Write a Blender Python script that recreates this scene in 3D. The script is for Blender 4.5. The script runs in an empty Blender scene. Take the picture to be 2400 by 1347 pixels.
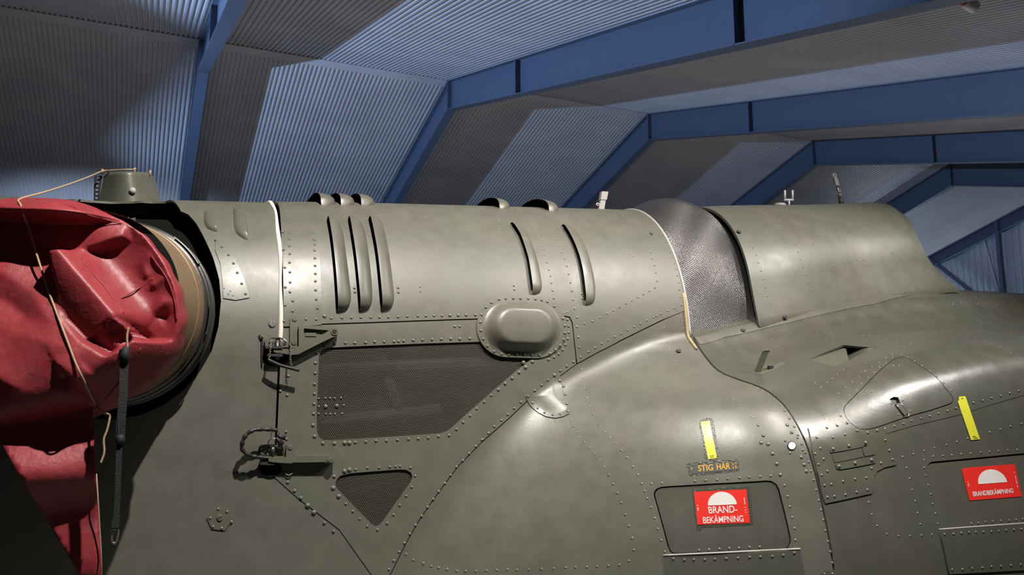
import bpy, bmesh, math, random
import numpy as np
from mathutils import Vector, Matrix
from mathutils.bvhtree import BVHTree
from mathutils.geometry import delaunay_2d_cdt

random.seed(7)
SC = bpy.context.scene
COL = SC.collection

# ------------------------------------------------------------------ camera
CAMZ = 1.65                      # eye height above the hangar floor
YAW, PITCH, FPX = math.radians(23.5), math.radians(8.8), 2000.0
sy, cy, sp, cp = math.sin(YAW), math.cos(YAW), math.sin(PITCH), math.cos(PITCH)
RGT = Vector((cy, -sy, 0)); FWD = Vector((sy * cp, cy * cp, sp)); UPV = Vector((-sy * sp, -cy * sp, cp))
CAMP = Vector((0, 0, CAMZ))
cd = bpy.data.cameras.new('camera'); cam = bpy.data.objects.new('camera', cd); COL.objects.link(cam)
cd.sensor_fit = 'HORIZONTAL'; cd.sensor_width = 36.0; cd.lens = FPX / 2400 * 36.0
cd.dof.use_dof = True; cd.dof.focus_distance = 2.9; cd.dof.aperture_fstop = 9.0
cd.clip_start = 0.05; cd.clip_end = 200
cam.matrix_world = Matrix(((RGT.x, UPV.x, -FWD.x, 0), (RGT.y, UPV.y, -FWD.y, 0), (RGT.z, UPV.z, -FWD.z, CAMZ), (0, 0, 0, 1)))
SC.camera = cam

# ------------------------------------------------------------------ world, lights, exposure
w = bpy.data.worlds.new('world'); SC.world = w; w.use_nodes = True
w.node_tree.nodes['Background'].inputs[0].default_value = (0.62, 0.63, 0.70, 1)
w.node_tree.nodes['Background'].inputs[1].default_value = 0.05

def lamp(name, kind, loc, power, color, target=None, size=0.1, angle=60, blend=0.3):
    d = bpy.data.lights.new(name, kind); d.energy = power; d.color = color
    o = bpy.data.objects.new(name, d); COL.objects.link(o); o.location = loc
    if kind == 'SPOT':
        d.spot_size = math.radians(angle); d.spot_blend = blend
    if kind in ('SPOT', 'POINT'):
        d.shadow_soft_size = size
    if target is not None:
        o.rotation_euler = (Vector(target) - Vector(loc)).to_track_quat('-Z', 'Y').to_euler()
    return o
lamp('exhibit_spotlight', 'SPOT', (0.70, 1.05, CAMZ + 2.8), 660, (1.0, 0.94, 0.88), (0.45, 2.75, CAMZ), 0.022, 88, 0.9)
lamp('exhibit_spotlight', 'SPOT', (2.8, 0.95, CAMZ + 2.8), 420, (1.0, 0.94, 0.88), (2.25, 2.75, CAMZ + .5), 0.04, 62, 0.9)
lamp('exhibit_spotlight', 'SPOT', (4.6, 0.9, CAMZ + 2.7), 290, (1.0, 0.94, 0.88), (2.75, 2.4, CAMZ), 0.05, 52, 0.8)
FLOOD = Vector((-8.1, 17.2, 6.1))
lamp('roof_floodlight', 'SPOT', FLOOD, 15500, (0.36, 0.56, 1.0), (7.8, 19.5, 8.1), 0.05, 96, 0.3)
lamp('added_end_wall_fill', 'SPOT', (32.0, 27.0, 0.5), 2600, (0.62, 0.76, 1.0), (33.2, 27.5, 8.0), 0.3, 120, 0.7)  # unseen fill added to brighten the end wall behind its beams
lamp('added_low_bay_fill', 'SPOT', (-2.0, 27.5, 3.7), 1600, (0.50, 0.66, 1.0), (-1.3, 33.0, 7.8), 0.2, 110, 0.8)  # unseen lamp added for the blue glow low on the left bay
def area_lamp(name, loc, sx, sy_, power, color):
    d = bpy.data.lights.new(name, 'AREA'); d.shape = 'RECTANGLE'; d.size = sx; d.size_y = sy_; d.energy = power; d.color = color
    o = bpy.data.objects.new(name, d); COL.objects.link(o); o.location = loc; o.rotation_euler = (math.pi, 0, 0); return o
area_lamp('added_roof_fill', (8, 15, 0.4), 26, 10, 560, (1.0, 0.93, 0.90))  # unseen fill added to lift the shaded roof bays

vs = SC.view_settings
vs.view_transform = 'Standard'; vs.look = 'None'; vs.gamma = 1.0; vs.use_curve_mapping = False
vs.exposure = 0.0

# ------------------------------------------------------------------ helpers
def ray(x, y):
    return (RGT * (x - 1200.0) + UPV * (673.5 - y) + FWD * FPX).normalized()
def planeY(x, y, Y):
    d = ray(x, y); return CAMP + d * (Y / d.y)
def planeX(x, y, X):
    d = ray(x, y); return CAMP + d * (X / d.x)
def plane_pn(x, y, p, n):
    d = ray(x, y); return CAMP + d * ((p - CAMP).dot(n) / d.dot(n))

def node_mat(name):
    m = bpy.data.materials.new(name); m.use_nodes = True
    nt = m.node_tree; b = nt.nodes['Principled BSDF']
    return m, nt, b
def simple(name, col, rough=0.5, metal=0.0, bump=0.0, bscale=60.0, var=0.15, spec=0.5):
    m, nt, b = node_mat(name)
    tc = nt.nodes.new('ShaderNodeTexCoord')
    nz = nt.nodes.new('ShaderNodeTexNoise'); nz.inputs['Scale'].default_value = bscale * 0.2; nz.inputs['Detail'].default_value = 5
    nt.links.new(tc.outputs['Object'], nz.inputs['Vector'])
    mx = nt.nodes.new('ShaderNodeMix'); mx.data_type = 'RGBA'
    mx.inputs[6].default_value = (*[c * (1 - var) for c in col], 1); mx.inputs[7].default_value = (*[min(1, c * (1 + var)) for c in col], 1)
    nt.links.new(nz.outputs['Fac'], mx.inputs[0]); nt.links.new(mx.outputs[2], b.inputs['Base Color'])
    b.inputs['Roughness'].default_value = rough; b.inputs['Metallic'].default_value = metal
    b.inputs['Specular IOR Level'].default_value = spec
    if bump > 0:
        n2 = nt.nodes.new('ShaderNodeTexNoise'); n2.inputs['Scale'].default_value = bscale; n2.inputs['Detail'].default_value = 4
        nt.links.new(tc.outputs['Object'], n2.inputs['Vector'])
        bp = nt.nodes.new('ShaderNodeBump'); bp.inputs['Strength'].default_value = bump; bp.inputs['Distance'].default_value = 0.004
        nt.links.new(n2.outputs['Fac'], bp.inputs['Height']); nt.links.new(bp.outputs['Normal'], b.inputs['Normal'])
    return m

def olive(name, base=(0.122, 0.121, 0.097), rough=0.39, dent=1.0):
    m, nt, b = node_mat(name); L = nt.links
    tc = nt.nodes.new('ShaderNodeTexCoord')
    def noise(scale, detail, rg=0.55):
        n = nt.nodes.new('ShaderNodeTexNoise'); n.inputs['Scale'].default_value = scale; n.inputs['Detail'].default_value = detail
        n.inputs['Roughness'].default_value = rg; L.new(tc.outputs['Object'], n.inputs['Vector']); return n
    def ramp(src, p0, c0, p1, c1):
        r = nt.nodes.new('ShaderNodeValToRGB'); e = r.color_ramp.elements
        e[0].position = p0; e[0].color = (*c0, 1); e[1].position = p1; e[1].color = (*c1, 1); L.new(src, r.inputs[0]); return r
    n1 = noise(3.2, 4); n2 = noise(14, 5); n3 = noise(90, 3)
    green = (base[0] * 0.95, base[1] * 1.0, base[2] * 0.96); brown = (base[0] * 1.08, base[1] * 1.02, base[2] * 1.03)
    r1 = ramp(n1.outputs['Fac'], 0.38, green, 0.64, brown)
    r2 = ramp(n2.outputs['Fac'], 0.35, (0.93, 0.93, 0.93), 0.70, (1.05, 1.05, 1.05))
    mu = nt.nodes.new('ShaderNodeMix'); mu.data_type = 'RGBA'; mu.blend_type = 'MULTIPLY'; mu.inputs[0].default_value = 1
    L.new(r1.outputs[0], mu.inputs[6]); L.new(r2.outputs[0], mu.inputs[7])
    # pale scuffs
    wv = noise(38, 6, 0.7); r3 = ramp(wv.outputs['Fac'], 0.70, (0, 0, 0), 0.80, (1, 1, 1))
    mk = noise(2.1, 2); r4 = ramp(mk.outputs['Fac'], 0.52, (0, 0, 0), 0.62, (0.35, 0.35, 0.35))
    mm = nt.nodes.new('ShaderNodeMath'); mm.operation = 'MULTIPLY'; L.new(r3.outputs[0], mm.inputs[0]); L.new(r4.outputs[0], mm.inputs[1])
    sc = nt.nodes.new('ShaderNodeMix'); sc.data_type = 'RGBA'; sc.inputs[7].default_value = (0.27, 0.27, 0.22, 1)
    L.new(mm.outputs[0], sc.inputs[0]); L.new(mu.outputs[2], sc.inputs[6]); L.new(sc.outputs[2], b.inputs['Base Color'])
    rr = nt.nodes.new('ShaderNodeMapRange'); rr.inputs[1].default_value = 0.3; rr.inputs[2].default_value = 0.7
    rr.inputs[3].default_value = rough - 0.04; rr.inputs[4].default_value = rough + 0.05
    L.new(n2.outputs['Fac'], rr.inputs[0]); L.new(rr.outputs[0], b.inputs['Roughness'])
    b.inputs['Specular IOR Level'].default_value = 0.62
    nb = noise(5.5, 2); b1 = nt.nodes.new('ShaderNodeBump'); b1.inputs['Strength'].default_value = 0.10 * dent; b1.inputs['Distance'].default_value = 0.02
    L.new(nb.outputs['Fac'], b1.inputs['Height'])
    b2 = nt.nodes.new('ShaderNodeBump'); b2.inputs['Strength'].default_value = 0.10; b2.inputs['Distance'].default_value = 0.002
    L.new(n3.outputs['Fac'], b2.inputs['Height']); L.new(b1.outputs['Normal'], b2.inputs['Normal']); L.new(b2.outputs['Normal'], b.inputs['Normal'])
    return m

M = {}
M['olive'] = olive('olive_paint')
M['olive_matt'] = olive('olive_paint_matt', (0.120, 0.119, 0.095), 0.455, 0.9)
M['olive_gloss'] = olive('olive_paint_glossy', (0.092, 0.092, 0.073), 0.31, 0.9)
M['olive_plain'] = simple('olive_detail_paint', (0.118, 0.12, 0.088), 0.42, 0, 0.05, 120, 0.10)
M['grille'] = simple('worn_grille_paint', (0.092, 0.085, 0.068), 0.42, 0.1, 0.05, 40, 0.2)
M['rivet'] = simple('rivet_paint', (0.135, 0.137, 0.105), 0.33, 0, 0, 50, 0.08, 0.7)
M['rivet_worn_glint'] = simple('worn_glint_rivet_paint', (0.20, 0.20, 0.165), 0.28, 0.25, 0, 50, 0.08, 0.8)  # lighter both for wear and for the glint the small rivets catch
M['dark'] = simple('cavity_shade', (0.006, 0.006, 0.005), 0.9, 0, 0, 40, 0.2, 0.1)  # near-black stand-in for the shade inside gaps, slots and recesses
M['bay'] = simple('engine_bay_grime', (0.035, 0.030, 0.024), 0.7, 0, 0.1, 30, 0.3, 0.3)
M['steel'] = simple('bright_steel', (0.55, 0.53, 0.50), 0.28, 0.9, 0.05, 80, 0.15)
M['darksteel'] = simple('dark_steel', (0.10, 0.097, 0.090), 0.42, 0.7, 0.1, 80, 0.2)
M['black'] = simple('black_plastic', (0.020, 0.019, 0.018), 0.45, 0, 0.15, 90, 0.2)
M['webbing'] = simple('black_webbing', (0.012, 0.012, 0.013), 0.65, 0, 0.5, 400, 0.25)
M['chain'] = simple('rusty_chain', (0.26, 0.22, 0.17), 0.4, 0.7, 0.1, 90, 0.3)
M['cream'] = simple('cream_rubber_seal', (0.80, 0.74, 0.64), 0.55, 0, 0.1, 120, 0.06)
M['ochre'] = simple('primer_edge', (0.42, 0.33, 0.16), 0.6, 0, 0.1, 120, 0.15)
M['palegrey'] = simple('pale_grey_paint', (0.46, 0.43, 0.41), 0.45, 0, 0.1, 60, 0.12)
M['bell'] = simple('bellmouth_metal', (0.26, 0.25, 0.245), 0.4, 0.3, 0.1, 60, 0.15)
M['white'] = simple('white_paint', (0.75, 0.75, 0.73), 0.45, 0, 0, 60, 0.05)
M['plug'] = simple('white_plug', (0.80, 0.80, 0.78), 0.4, 0, 0, 60, 0.05)
M['red_sticker'] = simple('red_sticker', (0.80, 0.030, 0.022), 0.35, 0, 0, 60, 0.04)
M['sticker_white'] = simple('sticker_white', (0.80, 0.77, 0.74), 0.4, 0, 0, 60, 0.04)
M['yellow'] = simple('yellow_sticker', (0.72, 0.72, 0.055), 0.3, 0, 0, 60, 0.05)
M['sticker_dark'] = simple('dark_sticker', (0.07, 0.078, 0.072), 0.4, 0, 0, 60, 0.08)
M['amber'] = simple('amber_print', (0.80, 0.42, 0.04), 0.45, 0, 0, 60, 0.04)
M['ink'] = simple('dark_ink', (0.05, 0.05, 0.02), 0.5, 0, 0, 60, 0.04)
M['halo'] = simple('sticker_lacquer', (0.060, 0.062, 0.045), 0.28, 0, 0.4, 200, 0.15)
M['pipe'] = simple('heat_stained_exhaust', (0.27, 0.185, 0.105), 0.5, 0.3, 0.1, 50, 0.25)
M['band'] = simple('clamp_band_steel', (0.13, 0.12, 0.115), 0.35, 0.8, 0.1, 90, 0.2)
M['cord'] = simple('tan_cord', (0.50, 0.36, 0.22), 0.8, 0, 0.6, 900, 0.25)
M['beam'] = simple('blue_steel_paint', (0.050, 0.067, 0.095), 0.42, 0, 0.05, 20, 0.10)
M['floor'] = simple('concrete_floor', (0.20, 0.20, 0.20), 0.6, 0, 0.2, 12, 0.15)
M['lampred'] = simple('lamp_red', (0.35, 0.03, 0.03), 0.5)

def deck_mat():
    m, nt, b = node_mat('corrugated_steel_sheet'); L = nt.links
    tc = nt.nodes.new('ShaderNodeTexCoord')
    n = nt.nodes.new('ShaderNodeTexNoise'); n.inputs['Scale'].default_value = 0.8; n.inputs['Detail'].default_value = 6
    L.new(tc.outputs['Object'], n.inputs['Vector'])
    r = nt.nodes.new('ShaderNodeValToRGB'); e = r.color_ramp.elements
    e[0].position = 0.3; e[0].color = (0.34, 0.34, 0.34, 1); e[1].position = 0.7; e[1].color = (0.42, 0.41, 0.40, 1)
    L.new(n.outputs['Fac'], r.inputs[0]); L.new(r.outputs[0], b.inputs['Base Color'])
    b.inputs['Roughness'].default_value = 0.42; b.inputs['Metallic'].default_value = 0.25
    return m
M['deck'] = deck_mat()

def red_mat():
    m, nt, b = node_mat('red_vinyl'); L = nt.links
    tc = nt.nodes.new('ShaderNodeTexCoord')
    def noise(s, d, rg=0.6):
        n = nt.nodes.new('ShaderNodeTexNoise'); n.inputs['Scale'].default_value = s; n.inputs['Detail'].default_value = d
        n.inputs['Roughness'].default_value = rg; L.new(tc.outputs['Object'], n.inputs['Vector']); return n
    n1 = noise(9, 6, 0.65); n2 = noise(30, 4); n3 = noise(160, 3)
    r = nt.nodes.new('ShaderNodeValToRGB'); e = r.color_ramp.elements
    e[0].position = 0.22; e[0].color = (0.18, 0.030, 0.036, 1); e[1].position = 0.50; e[1].color = (0.27, 0.028, 0.036, 1)
    x = e.new(0.74); x.color = (0.34, 0.05, 0.055, 1)
    L.new(n1.outputs['Fac'], r.inputs[0]); L.new(r.outputs[0], b.inputs['Base Color'])
    b.inputs['Roughness'].default_value = 0.48; b.inputs['Specular IOR Level'].default_value = 0.45
    b1 = nt.nodes.new('ShaderNodeBump'); b1.inputs['Strength'].default_value = 0.22; b1.inputs['Distance'].default_value = 0.012
    L.new(n2.outputs['Fac'], b1.inputs['Height'])
    b2 = nt.nodes.new('ShaderNodeBump'); b2.inputs['Strength'].default_value = 0.1; b2.inputs['Distance'].default_value = 0.001
    L.new(n3.outputs['Fac'], b2.inputs['Height']); L.new(b1.outputs['Normal'], b2.inputs['Normal']); L.new(b2.outputs['Normal'], b.inputs['Normal'])
    return m
M['red'] = red_mat()

def mesh_screen_mat():
    """woven wire: two sets of crossing wires in UV space, open between them"""
    m, nt, b = node_mat('woven_wire'); L = nt.links
    uv = nt.nodes.new('ShaderNodeUVMap'); sx = nt.nodes.new('ShaderNodeSeparateXYZ'); L.new(uv.outputs[0], sx.inputs[0])
    def mth(op, a, bb=None, c=None):
        n = nt.nodes.new('ShaderNodeMath'); n.operation = op
        for i, v in enumerate((a, bb, c)):
            if v is None: continue
            if isinstance(v, (int, float)): n.inputs[i].default_value = v
            else: L.new(v, n.inputs[i])
        return n.outputs[0]
    PI = math.pi
    u = sx.outputs[0]; v = sx.outputs[1]
    su = mth('ABSOLUTE', mth('SINE', mth('MULTIPLY', u, PI))); sv = mth('ABSOLUTE', mth('SINE', mth('MULTIPLY', v, PI)))
    wu = mth('SUBTRACT', 1.0, su); wv = mth('SUBTRACT', 1.0, sv)
    hgt = mth('MAXIMUM', su, sv)
    hole = mth('LESS_THAN', hgt, 0.72)
    bp = nt.nodes.new('ShaderNodeBump'); bp.inputs['Strength'].default_value = 1.0; bp.inputs['Distance'].default_value = 0.004
    L.new(hgt, bp.inputs['Height']); L.new(bp.outputs['Normal'], b.inputs['Normal'])
    b.inputs['Base Color'].default_value = (0.26, 0.25, 0.248, 1); b.inputs['Metallic'].default_value = 0.85; b.inputs['Roughness'].default_value = 0.32
    tr = nt.nodes.new('ShaderNodeBsdfTransparent'); ms = nt.nodes.new('ShaderNodeMixShader')
    out = nt.nodes['Material Output']
    L.new(hole, ms.inputs[0]); L.new(b.outputs[0], ms.inputs[1]); L.new(tr.outputs[0], ms.inputs[2]); L.new(ms.outputs[0], out.inputs[0])
    return m
M['screen'] = mesh_screen_mat()

# ---- object making
def empty(name, loc):
    o = bpy.data.objects.new(name, None); COL.objects.link(o); o.location = loc; o.empty_display_size = 0.1
    return o
def attach(o, parent):
    if parent is None: return
    off = Vector(parent.location) if parent.parent is None else Vector((0, 0, 0))   # parts are modelled in world space
    o.parent = parent; o.matrix_parent_inverse = Matrix.Translation(-off)
def obj(name, me, mat, parent=None, smooth=None):
    me.name = name
    if mat is not None: me.materials.append(M[mat])
    if smooth is not None:
        me.polygons.foreach_set('use_smooth', [smooth] * len(me.polygons))
    o = bpy.data.objects.new(name, me); COL.objects.link(o); attach(o, parent)
    return o
def pyd(verts, faces, name='m'):
    me = bpy.data.meshes.new(name); me.from_pydata([tuple(v) for v in verts], [], faces); me.update(); return me
class MB:
    def __init__(s): s.v = []; s.f = []
    def add(s, verts, faces):
        k = len(s.v); s.v += [tuple(v) for v in verts]; s.f += [tuple(i + k for i in f) for f in faces]
    def box(s, c, sx, sy_, sz, ax=None):
        c = Vector(c); ax = ax or (Vector((1, 0, 0)), Vector((0, 1, 0)), Vector((0, 0, 1)))
        vs_ = [c + ax[0] * (sx * i) + ax[1] * (sy_ * j) + ax[2] * (sz * k) for i in (-.5, .5) for j in (-.5, .5) for k in (-.5, .5)]
        s.add(vs_, [(0, 1, 3, 2), (4, 6, 7, 5), (0, 4, 5, 1), (2, 3, 7, 6), (0, 2, 6, 4), (1, 5, 7, 3)])
    def tube(s, pts, r, n=8, cap=True):
        pts = [Vector(p) for p in pts]; m = len(pts); rs = r if isinstance(r, (list, tuple)) else [r] * m
        prev = None; rings = []
        for i, p in enumerate(pts):
            t = (pts[min(i + 1, m - 1)] - pts[max(i - 1, 0)]).normalized()
            if prev is None:
                a = t.orthogonal().normalized()
            else:
                a = (prev - t * prev.dot(t)).normalized()
            prev = a; b_ = t.cross(a)
            rings.append([p + (a * math.cos(2 * math.pi * k / n) + b_ * math.sin(2 * math.pi * k / n)) * rs[i] for k in range(n)])
        vs_ = [q for rg in rings for q in rg]; fs = []
        for i in range(m - 1):
            for k in range(n):
                fs.append((i * n + k, i * n + (k + 1) % n, (i + 1) * n + (k + 1) % n, (i + 1) * n + k))
        if cap:
            fs.append(tuple(reversed(range(n)))); fs.append(tuple((m - 1) * n + k for k in range(n)))
        s.add(vs_, fs)
    def torus(s, c, a, b_, R, r, n=14, k=6):
        c = Vector(c); a = a.normalized(); b_ = b_.normalized()
        pts = [c + (a * math.cos(t) + b_ * math.sin(t)) * R for t in [2 * math.pi * i / n for i in range(n + 1)]]
        s.tube(pts, r, k, False)
    def build(s, name, mat, parent=None, smooth=False):
        return obj(name, pyd(s.v, s.f), mat, parent, smooth)
def smooth_path(pts, per=8):
    pts = [Vector(p) for p in pts]; out = []
    for i in range(len(pts) - 1):
        p0 = pts[max(i - 1, 0)]; p1 = pts[i]; p2 = pts[i + 1]; p3 = pts[min(i + 2, len(pts) - 1)]
        for k in range(per):
            t = k / per
            out.append(0.5 * ((2 * p1) + (p2 - p0) * t + (2 * p0 - 5 * p1 + 4 * p2 - p3) * t * t + (3 * p1 - p0 - 3 * p2 + p3) * t ** 3))
    out.append(pts[-1]); return out
def structure(o, **k):
    o['kind'] = 'structure'
    for a, b_ in k.items(): o[a] = b_
    return o

# ------------------------------------------------------------------ hangar
HS = 1.3
H_R, Y_R, TP = CAMZ + 7.05 * HS, 16.2 * HS, math.tan(math.radians(15))
X0, BAY = 0.74 * HS, 4.92 * HS
YN, YF = -6.0, 38.0
XL, XR = X0 - 3 * BAY - .05, X0 + 5 * BAY + .4
def roofz(Y): return H_R - TP * abs(Y - Y_R)
fl = structure(obj('floor', pyd([(XL, YN, 0), (XR, YN, 0), (XR, YF, 0), (XL, YF, 0)], [(0, 1, 2, 3)]), 'floor'), label='grey concrete hangar floor under the helicopter', category='floor')
roof = structure(empty('ceiling', (8, Y_R, H_R)), label='corrugated steel roof deck in two slopes', category='ceiling')
def sheet(x0, x1, ya, yb, n, name, up=0.0):
    p = (x1 - x0) / n; v = []; f = []
    prof = [(0, 0), (0.36, 0), (0.50, 0.034), (0.86, 0.034)]
    xs = [(x0 + (i + a) * p, d) for i in range(n) for a, d in prof] + [(x1, 0)]
    for (x, d) in xs:
        v.append((x, ya, roofz(ya) + d + up)); v.append((x, yb, roofz(yb) + d + up))
    for i in range(len(xs) - 1):
        f.append((2 * i, 2 * i + 1, 2 * i + 3, 2 * i + 2))
    return obj(name, pyd(v, f), 'deck', roof, False)
for n in range(-3, 5):
    a, b_ = X0 + BAY * n, X0 + BAY * (n + 1)
    sheet(a, b_, YN, Y_R - 0.03, 56, 'roof_sheet'); sheet(a, b_, Y_R, YF, 56, 'roof_sheet')
# outer skin so that no light comes through the ridge
obj('roof_cap', pyd([(XL, YN, roofz(YN) + .12), (XL, Y_R, H_R + .12), (XL, YF, roofz(YF) + .12), (XR, YN, roofz(YN) + .12), (XR, Y_R, H_R + .12), (XR, YF, roofz(YF) + .12)],
    [(0, 1, 4, 3), (1, 2, 5, 4)]), 'dark', roof)
# ridge flashing strip on the far slope
mb = MB()
mb.add([(XL, Y_R - 0.01, H_R - .012), (XR, Y_R - 0.01, H_R - .012), (XR, Y_R + .26, roofz(Y_R + .26) - .012), (XL, Y_R + .26, roofz(Y_R + .26) - .012)], [(0, 1, 2, 3)])
mb.add([(XL, Y_R - 0.01, H_R - .012), (XR, Y_R - 0.01, H_R - .012), (XR, Y_R - .01, H_R + .004), (XL, Y_R - .01, H_R + .004)], [(0, 1, 2, 3)])
structure(mb.build('trim_1', 'deck'), label='flat folded metal flashing along the roof ridge', category='trim')

DEP, FW = 0.64 * HS, 0.26
def rafter(n, dep=DEP):
    X = X0 + BAY * n
    root = structure(empty('roof_beam', (X, Y_R, H_R - dep)))
    root['category'] = 'beam'
    def slab(x0, x1, ya, yb, t0, t1, name):
        v = [(x, y, roofz(y) - t) for x in (x0, x1) for y in (ya, yb) for t in (t0, t1)]
        return obj(name, pyd(v, [(0, 1, 3, 2), (4, 6, 7, 5), (0, 4, 5, 1), (2, 3, 7, 6), (0, 2, 6, 4), (1, 5, 7, 3)]), 'beam', root)
    for ya, yb in ((YN, Y_R), (Y_R, YF)):
        slab(X - .006, X + .006, ya, yb, 0.022, dep - .02, 'web')
        slab(X - FW / 2, X + FW / 2, ya, yb, dep - .022, dep, 'bottom_flange')
        slab(X - FW / 2, X + FW / 2, ya, yb, 0.004, 0.022, 'top_flange')
    v = [(x, y, z) for x in (X - FW / 2, X + FW / 2) for y in (Y_R - .018, Y_R + .018) for z in (H_R - .03, H_R - dep + .01)]
    obj('end_plate', pyd(v, [(0, 1, 3, 2), (4, 6, 7, 5), (0, 4, 5, 1), (2, 3, 7, 6), (0, 2, 6, 4), (1, 5, 7, 3)]), 'beam', root)
    for Y in (Y_R - 4.6, Y_R - 12.1):
        v = [(x, y, z) for x in (X - FW / 2, X + FW / 2) for y in (Y - .018, Y + .018) for z in (roofz(Y) - .03, roofz(Y) - dep + .01)]
        obj('splice_plate', pyd(v, [(0, 1, 3, 2), (4, 6, 7, 5), (0, 4, 5, 1), (2, 3, 7, 6), (0, 2, 6, 4), (1, 5, 7, 3)]), 'beam', root)
    return root
BLAB = {0: 'narrow blue roof beam above the red exhaust cover', 1: 'broad blue roof beam meeting the ridge above the engine cowl',
        2: 'blue roof beam passing behind the wire intake screen', 3: 'blue roof beam passing behind the fork fitting',
        4: 'short far blue roof beam behind the pylon fairing', 5: 'dark blue roof beam along the end wall'}
for n in range(0, 6):
    r = rafter(n, DEP if n < 5 else 0.55); r['label'] = BLAB[n]
XG = X0 + BAY * 5 + 0.12
def corrug_wall(name, x, y0, y1, z0, p, d):
    v = []; f = []; n = int((y1 - y0) / p); ys = []
    for i in range(n):
        for a, dd in ((0, 0), (.4, 0), (.5, d), (.9, d)): ys.append((y0 + (i + a) * p, dd))
    ys.append((y0 + n * p, 0))
    for y, dd in ys:
        v.append((x + dd, y, z0)); v.append((x + dd, y, roofz(y) + .05))
    for i in range(len(ys) - 1): f.append((2 * i, 2 * i + 1, 2 * i + 3, 2 * i + 2))
    return structure(obj(name, pyd(v, f), 'deck', None, False))
wr = corrug_wall('wall_right', XG, YN, YF, 0, 0.3, 0.03); wr['label'] = 'pale blue-grey sheet metal end wall of the hangar'; wr['category'] = 'wall'
wb = structure(obj('wall_back', pyd([(XL, YF, 0), (XR, YF, 0), (XR, YF, roofz(YF) + .1), (XL, YF, roofz(YF) + .1)], [(0, 1, 2, 3)]), 'deck'), label='sheet metal side wall behind the helicopter', category='wall')
wl = structure(obj('wall_left', pyd([(XL, YN, 0), (XL, YF, 0), (XL, YF, roofz(YF)), (XL, Y_R, H_R), (XL, YN, roofz(YN))], [(0, 1, 2, 3, 4)]), 'deck'), label='sheet metal end wall beyond the tail', category='wall')
# end wall column and braces
def bar(a, b_, wd, name, mat, lab):
    a = Vector(a); b_ = Vector(b_); t = (b_ - a).normalized(); s = Vector((1, 0, 0)); u = t.cross(s).normalized()
    m = MB(); m.box((a + b_) / 2, (b_ - a).length, wd, wd * .8, (t, u, s))
    return structure(m.build(name, mat), label=lab, category='beam')
pc = planeX(2337, 530, XG - .15); pb = planeX(2359, 695, XG - .15)
bar((XG - .15, pc.y, pc.z + .4), (XG - .15, pc.y, 0), 0.17, 'wall_column', 'beam', 'dark blue upright column on the end wall')
p1 = planeX(2172, 600, XG - .15); p2 = planeX(2288, 692, XG - .15); d_ = (p2 - p1)
bar(p1, p1 + d_ * 2.6, 0.14, 'wall_beam', 'beam', 'dark blue diagonal brace on the end wall below the beam')
p1 = planeX(2303, 548, XG - .06); p2 = planeX(2342, 690, XG - .06); d_ = (p2 - p1)
bar(p1, p1 + d_ * 2.2, 0.06, 'wall_beam', 'deck', 'thin grey diagonal bracing rod beside the end wall column')

# unseen floodlight post; its hood is added to keep light off the first bay
fr = empty('floodlight', FLOOD - Vector((0, 0, FLOOD.z))); fr['label'] = 'unseen floodlight post beyond the tail, hood added to block light'; fr['category'] = 'lamp'
mb = MB(); mb.tube([(FLOOD.x - .25, FLOOD.y, 0), (FLOOD.x - .25, FLOOD.y, FLOOD.z)], .04, 10); mb.build('post', 'beam', fr, True)
ca, sa = math.cos(math.radians(18)), math.sin(math.radians(18)); mb = MB()
mb.box(FLOOD + Vector((.35 * ca - .10 * sa, 0, .35 * sa + .10 * ca)) , .9, 4.0, .01, (Vector((ca, 0, sa)), Vector((0, 1, 0)), Vector((-sa, 0, ca)))); mb.build('hood', 'black', fr)  # wide plate added to cut the flood off the first bay
mb = MB(); mb.box(FLOOD + Vector((-.16, 0, 0)), .12, .5, .3); mb.build('lamp_housing', 'black', fr)

# small lamp fitting under the near roof slope
d = ray(2266, 6)
t = (roofz(0) - CAMZ) / d.z
for _ in range(40):
    p = CAMP + d * t; t += (roofz(p.y) - 0.12 - p.z) * 0.8 / d.z
lp = CAMP + d * t
lr = empty('ceiling_lamp', lp); lr['label'] = 'small white and red lamp fitting under the roof deck'; lr['category'] = 'lamp'
mb = MB(); mb.tube([lp + Vector((-.05, 0, 0)), lp + Vector((.16, .02, -.02))], [.07, .085], 10); mb.build('lamp_housing', 'sticker_white', lr, True)
mb = MB(); mb.tube([lp + Vector((-.10, 0, .01)), lp + Vector((-.05, 0, 0))], [.05, .06], 10); mb.build('lamp_collar', 'lampred', lr, True)
mb = MB(); mb.tube([lp + Vector((.03, 0, .05)), lp + Vector((.03, 0, .15))], .02, 8); mb.build('bracket', 'steel', lr, True)

# ------------------------------------------------------------------ helicopter surfaces (side view, nose towards +X)
YC = 3.28
def pchip(xs, ys):
    xs = np.array(xs, float); ys = np.array(ys, float); h = np.diff(xs); dl = np.diff(ys) / h
    m = np.zeros(len(xs)); m[0] = dl[0]; m[-1] = dl[-1]
    for i in range(1, len(xs) - 1):
        if dl[i - 1] * dl[i] <= 0: m[i] = 0
        else:
            w1 = 2 * h[i] + h[i - 1]; w2 = h[i] + 2 * h[i - 1]; m[i] = (w1 + w2) / (w1 / dl[i - 1] + w2 / dl[i])
    def f(x):
        x = np.clip(np.asarray(x, float), xs[0], xs[-1]); i = np.clip(np.searchsorted(xs, x) - 1, 0, len(xs) - 2)
        t = (x - xs[i]) / h[i]
        return (ys[i] * (1 + 2 * t) * (1 - t) ** 2 + m[i] * h[i] * t * (1 - t) ** 2 + ys[i + 1] * t * t * (3 - 2 * t) + m[i + 1] * h[i] * t * t * (t - 1))
    return f
def sstep(a, b_, x):
    t = np.clip((x - a) / (b_ - a), 0, 1); return t * t * (3 - 2 * t)

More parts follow.
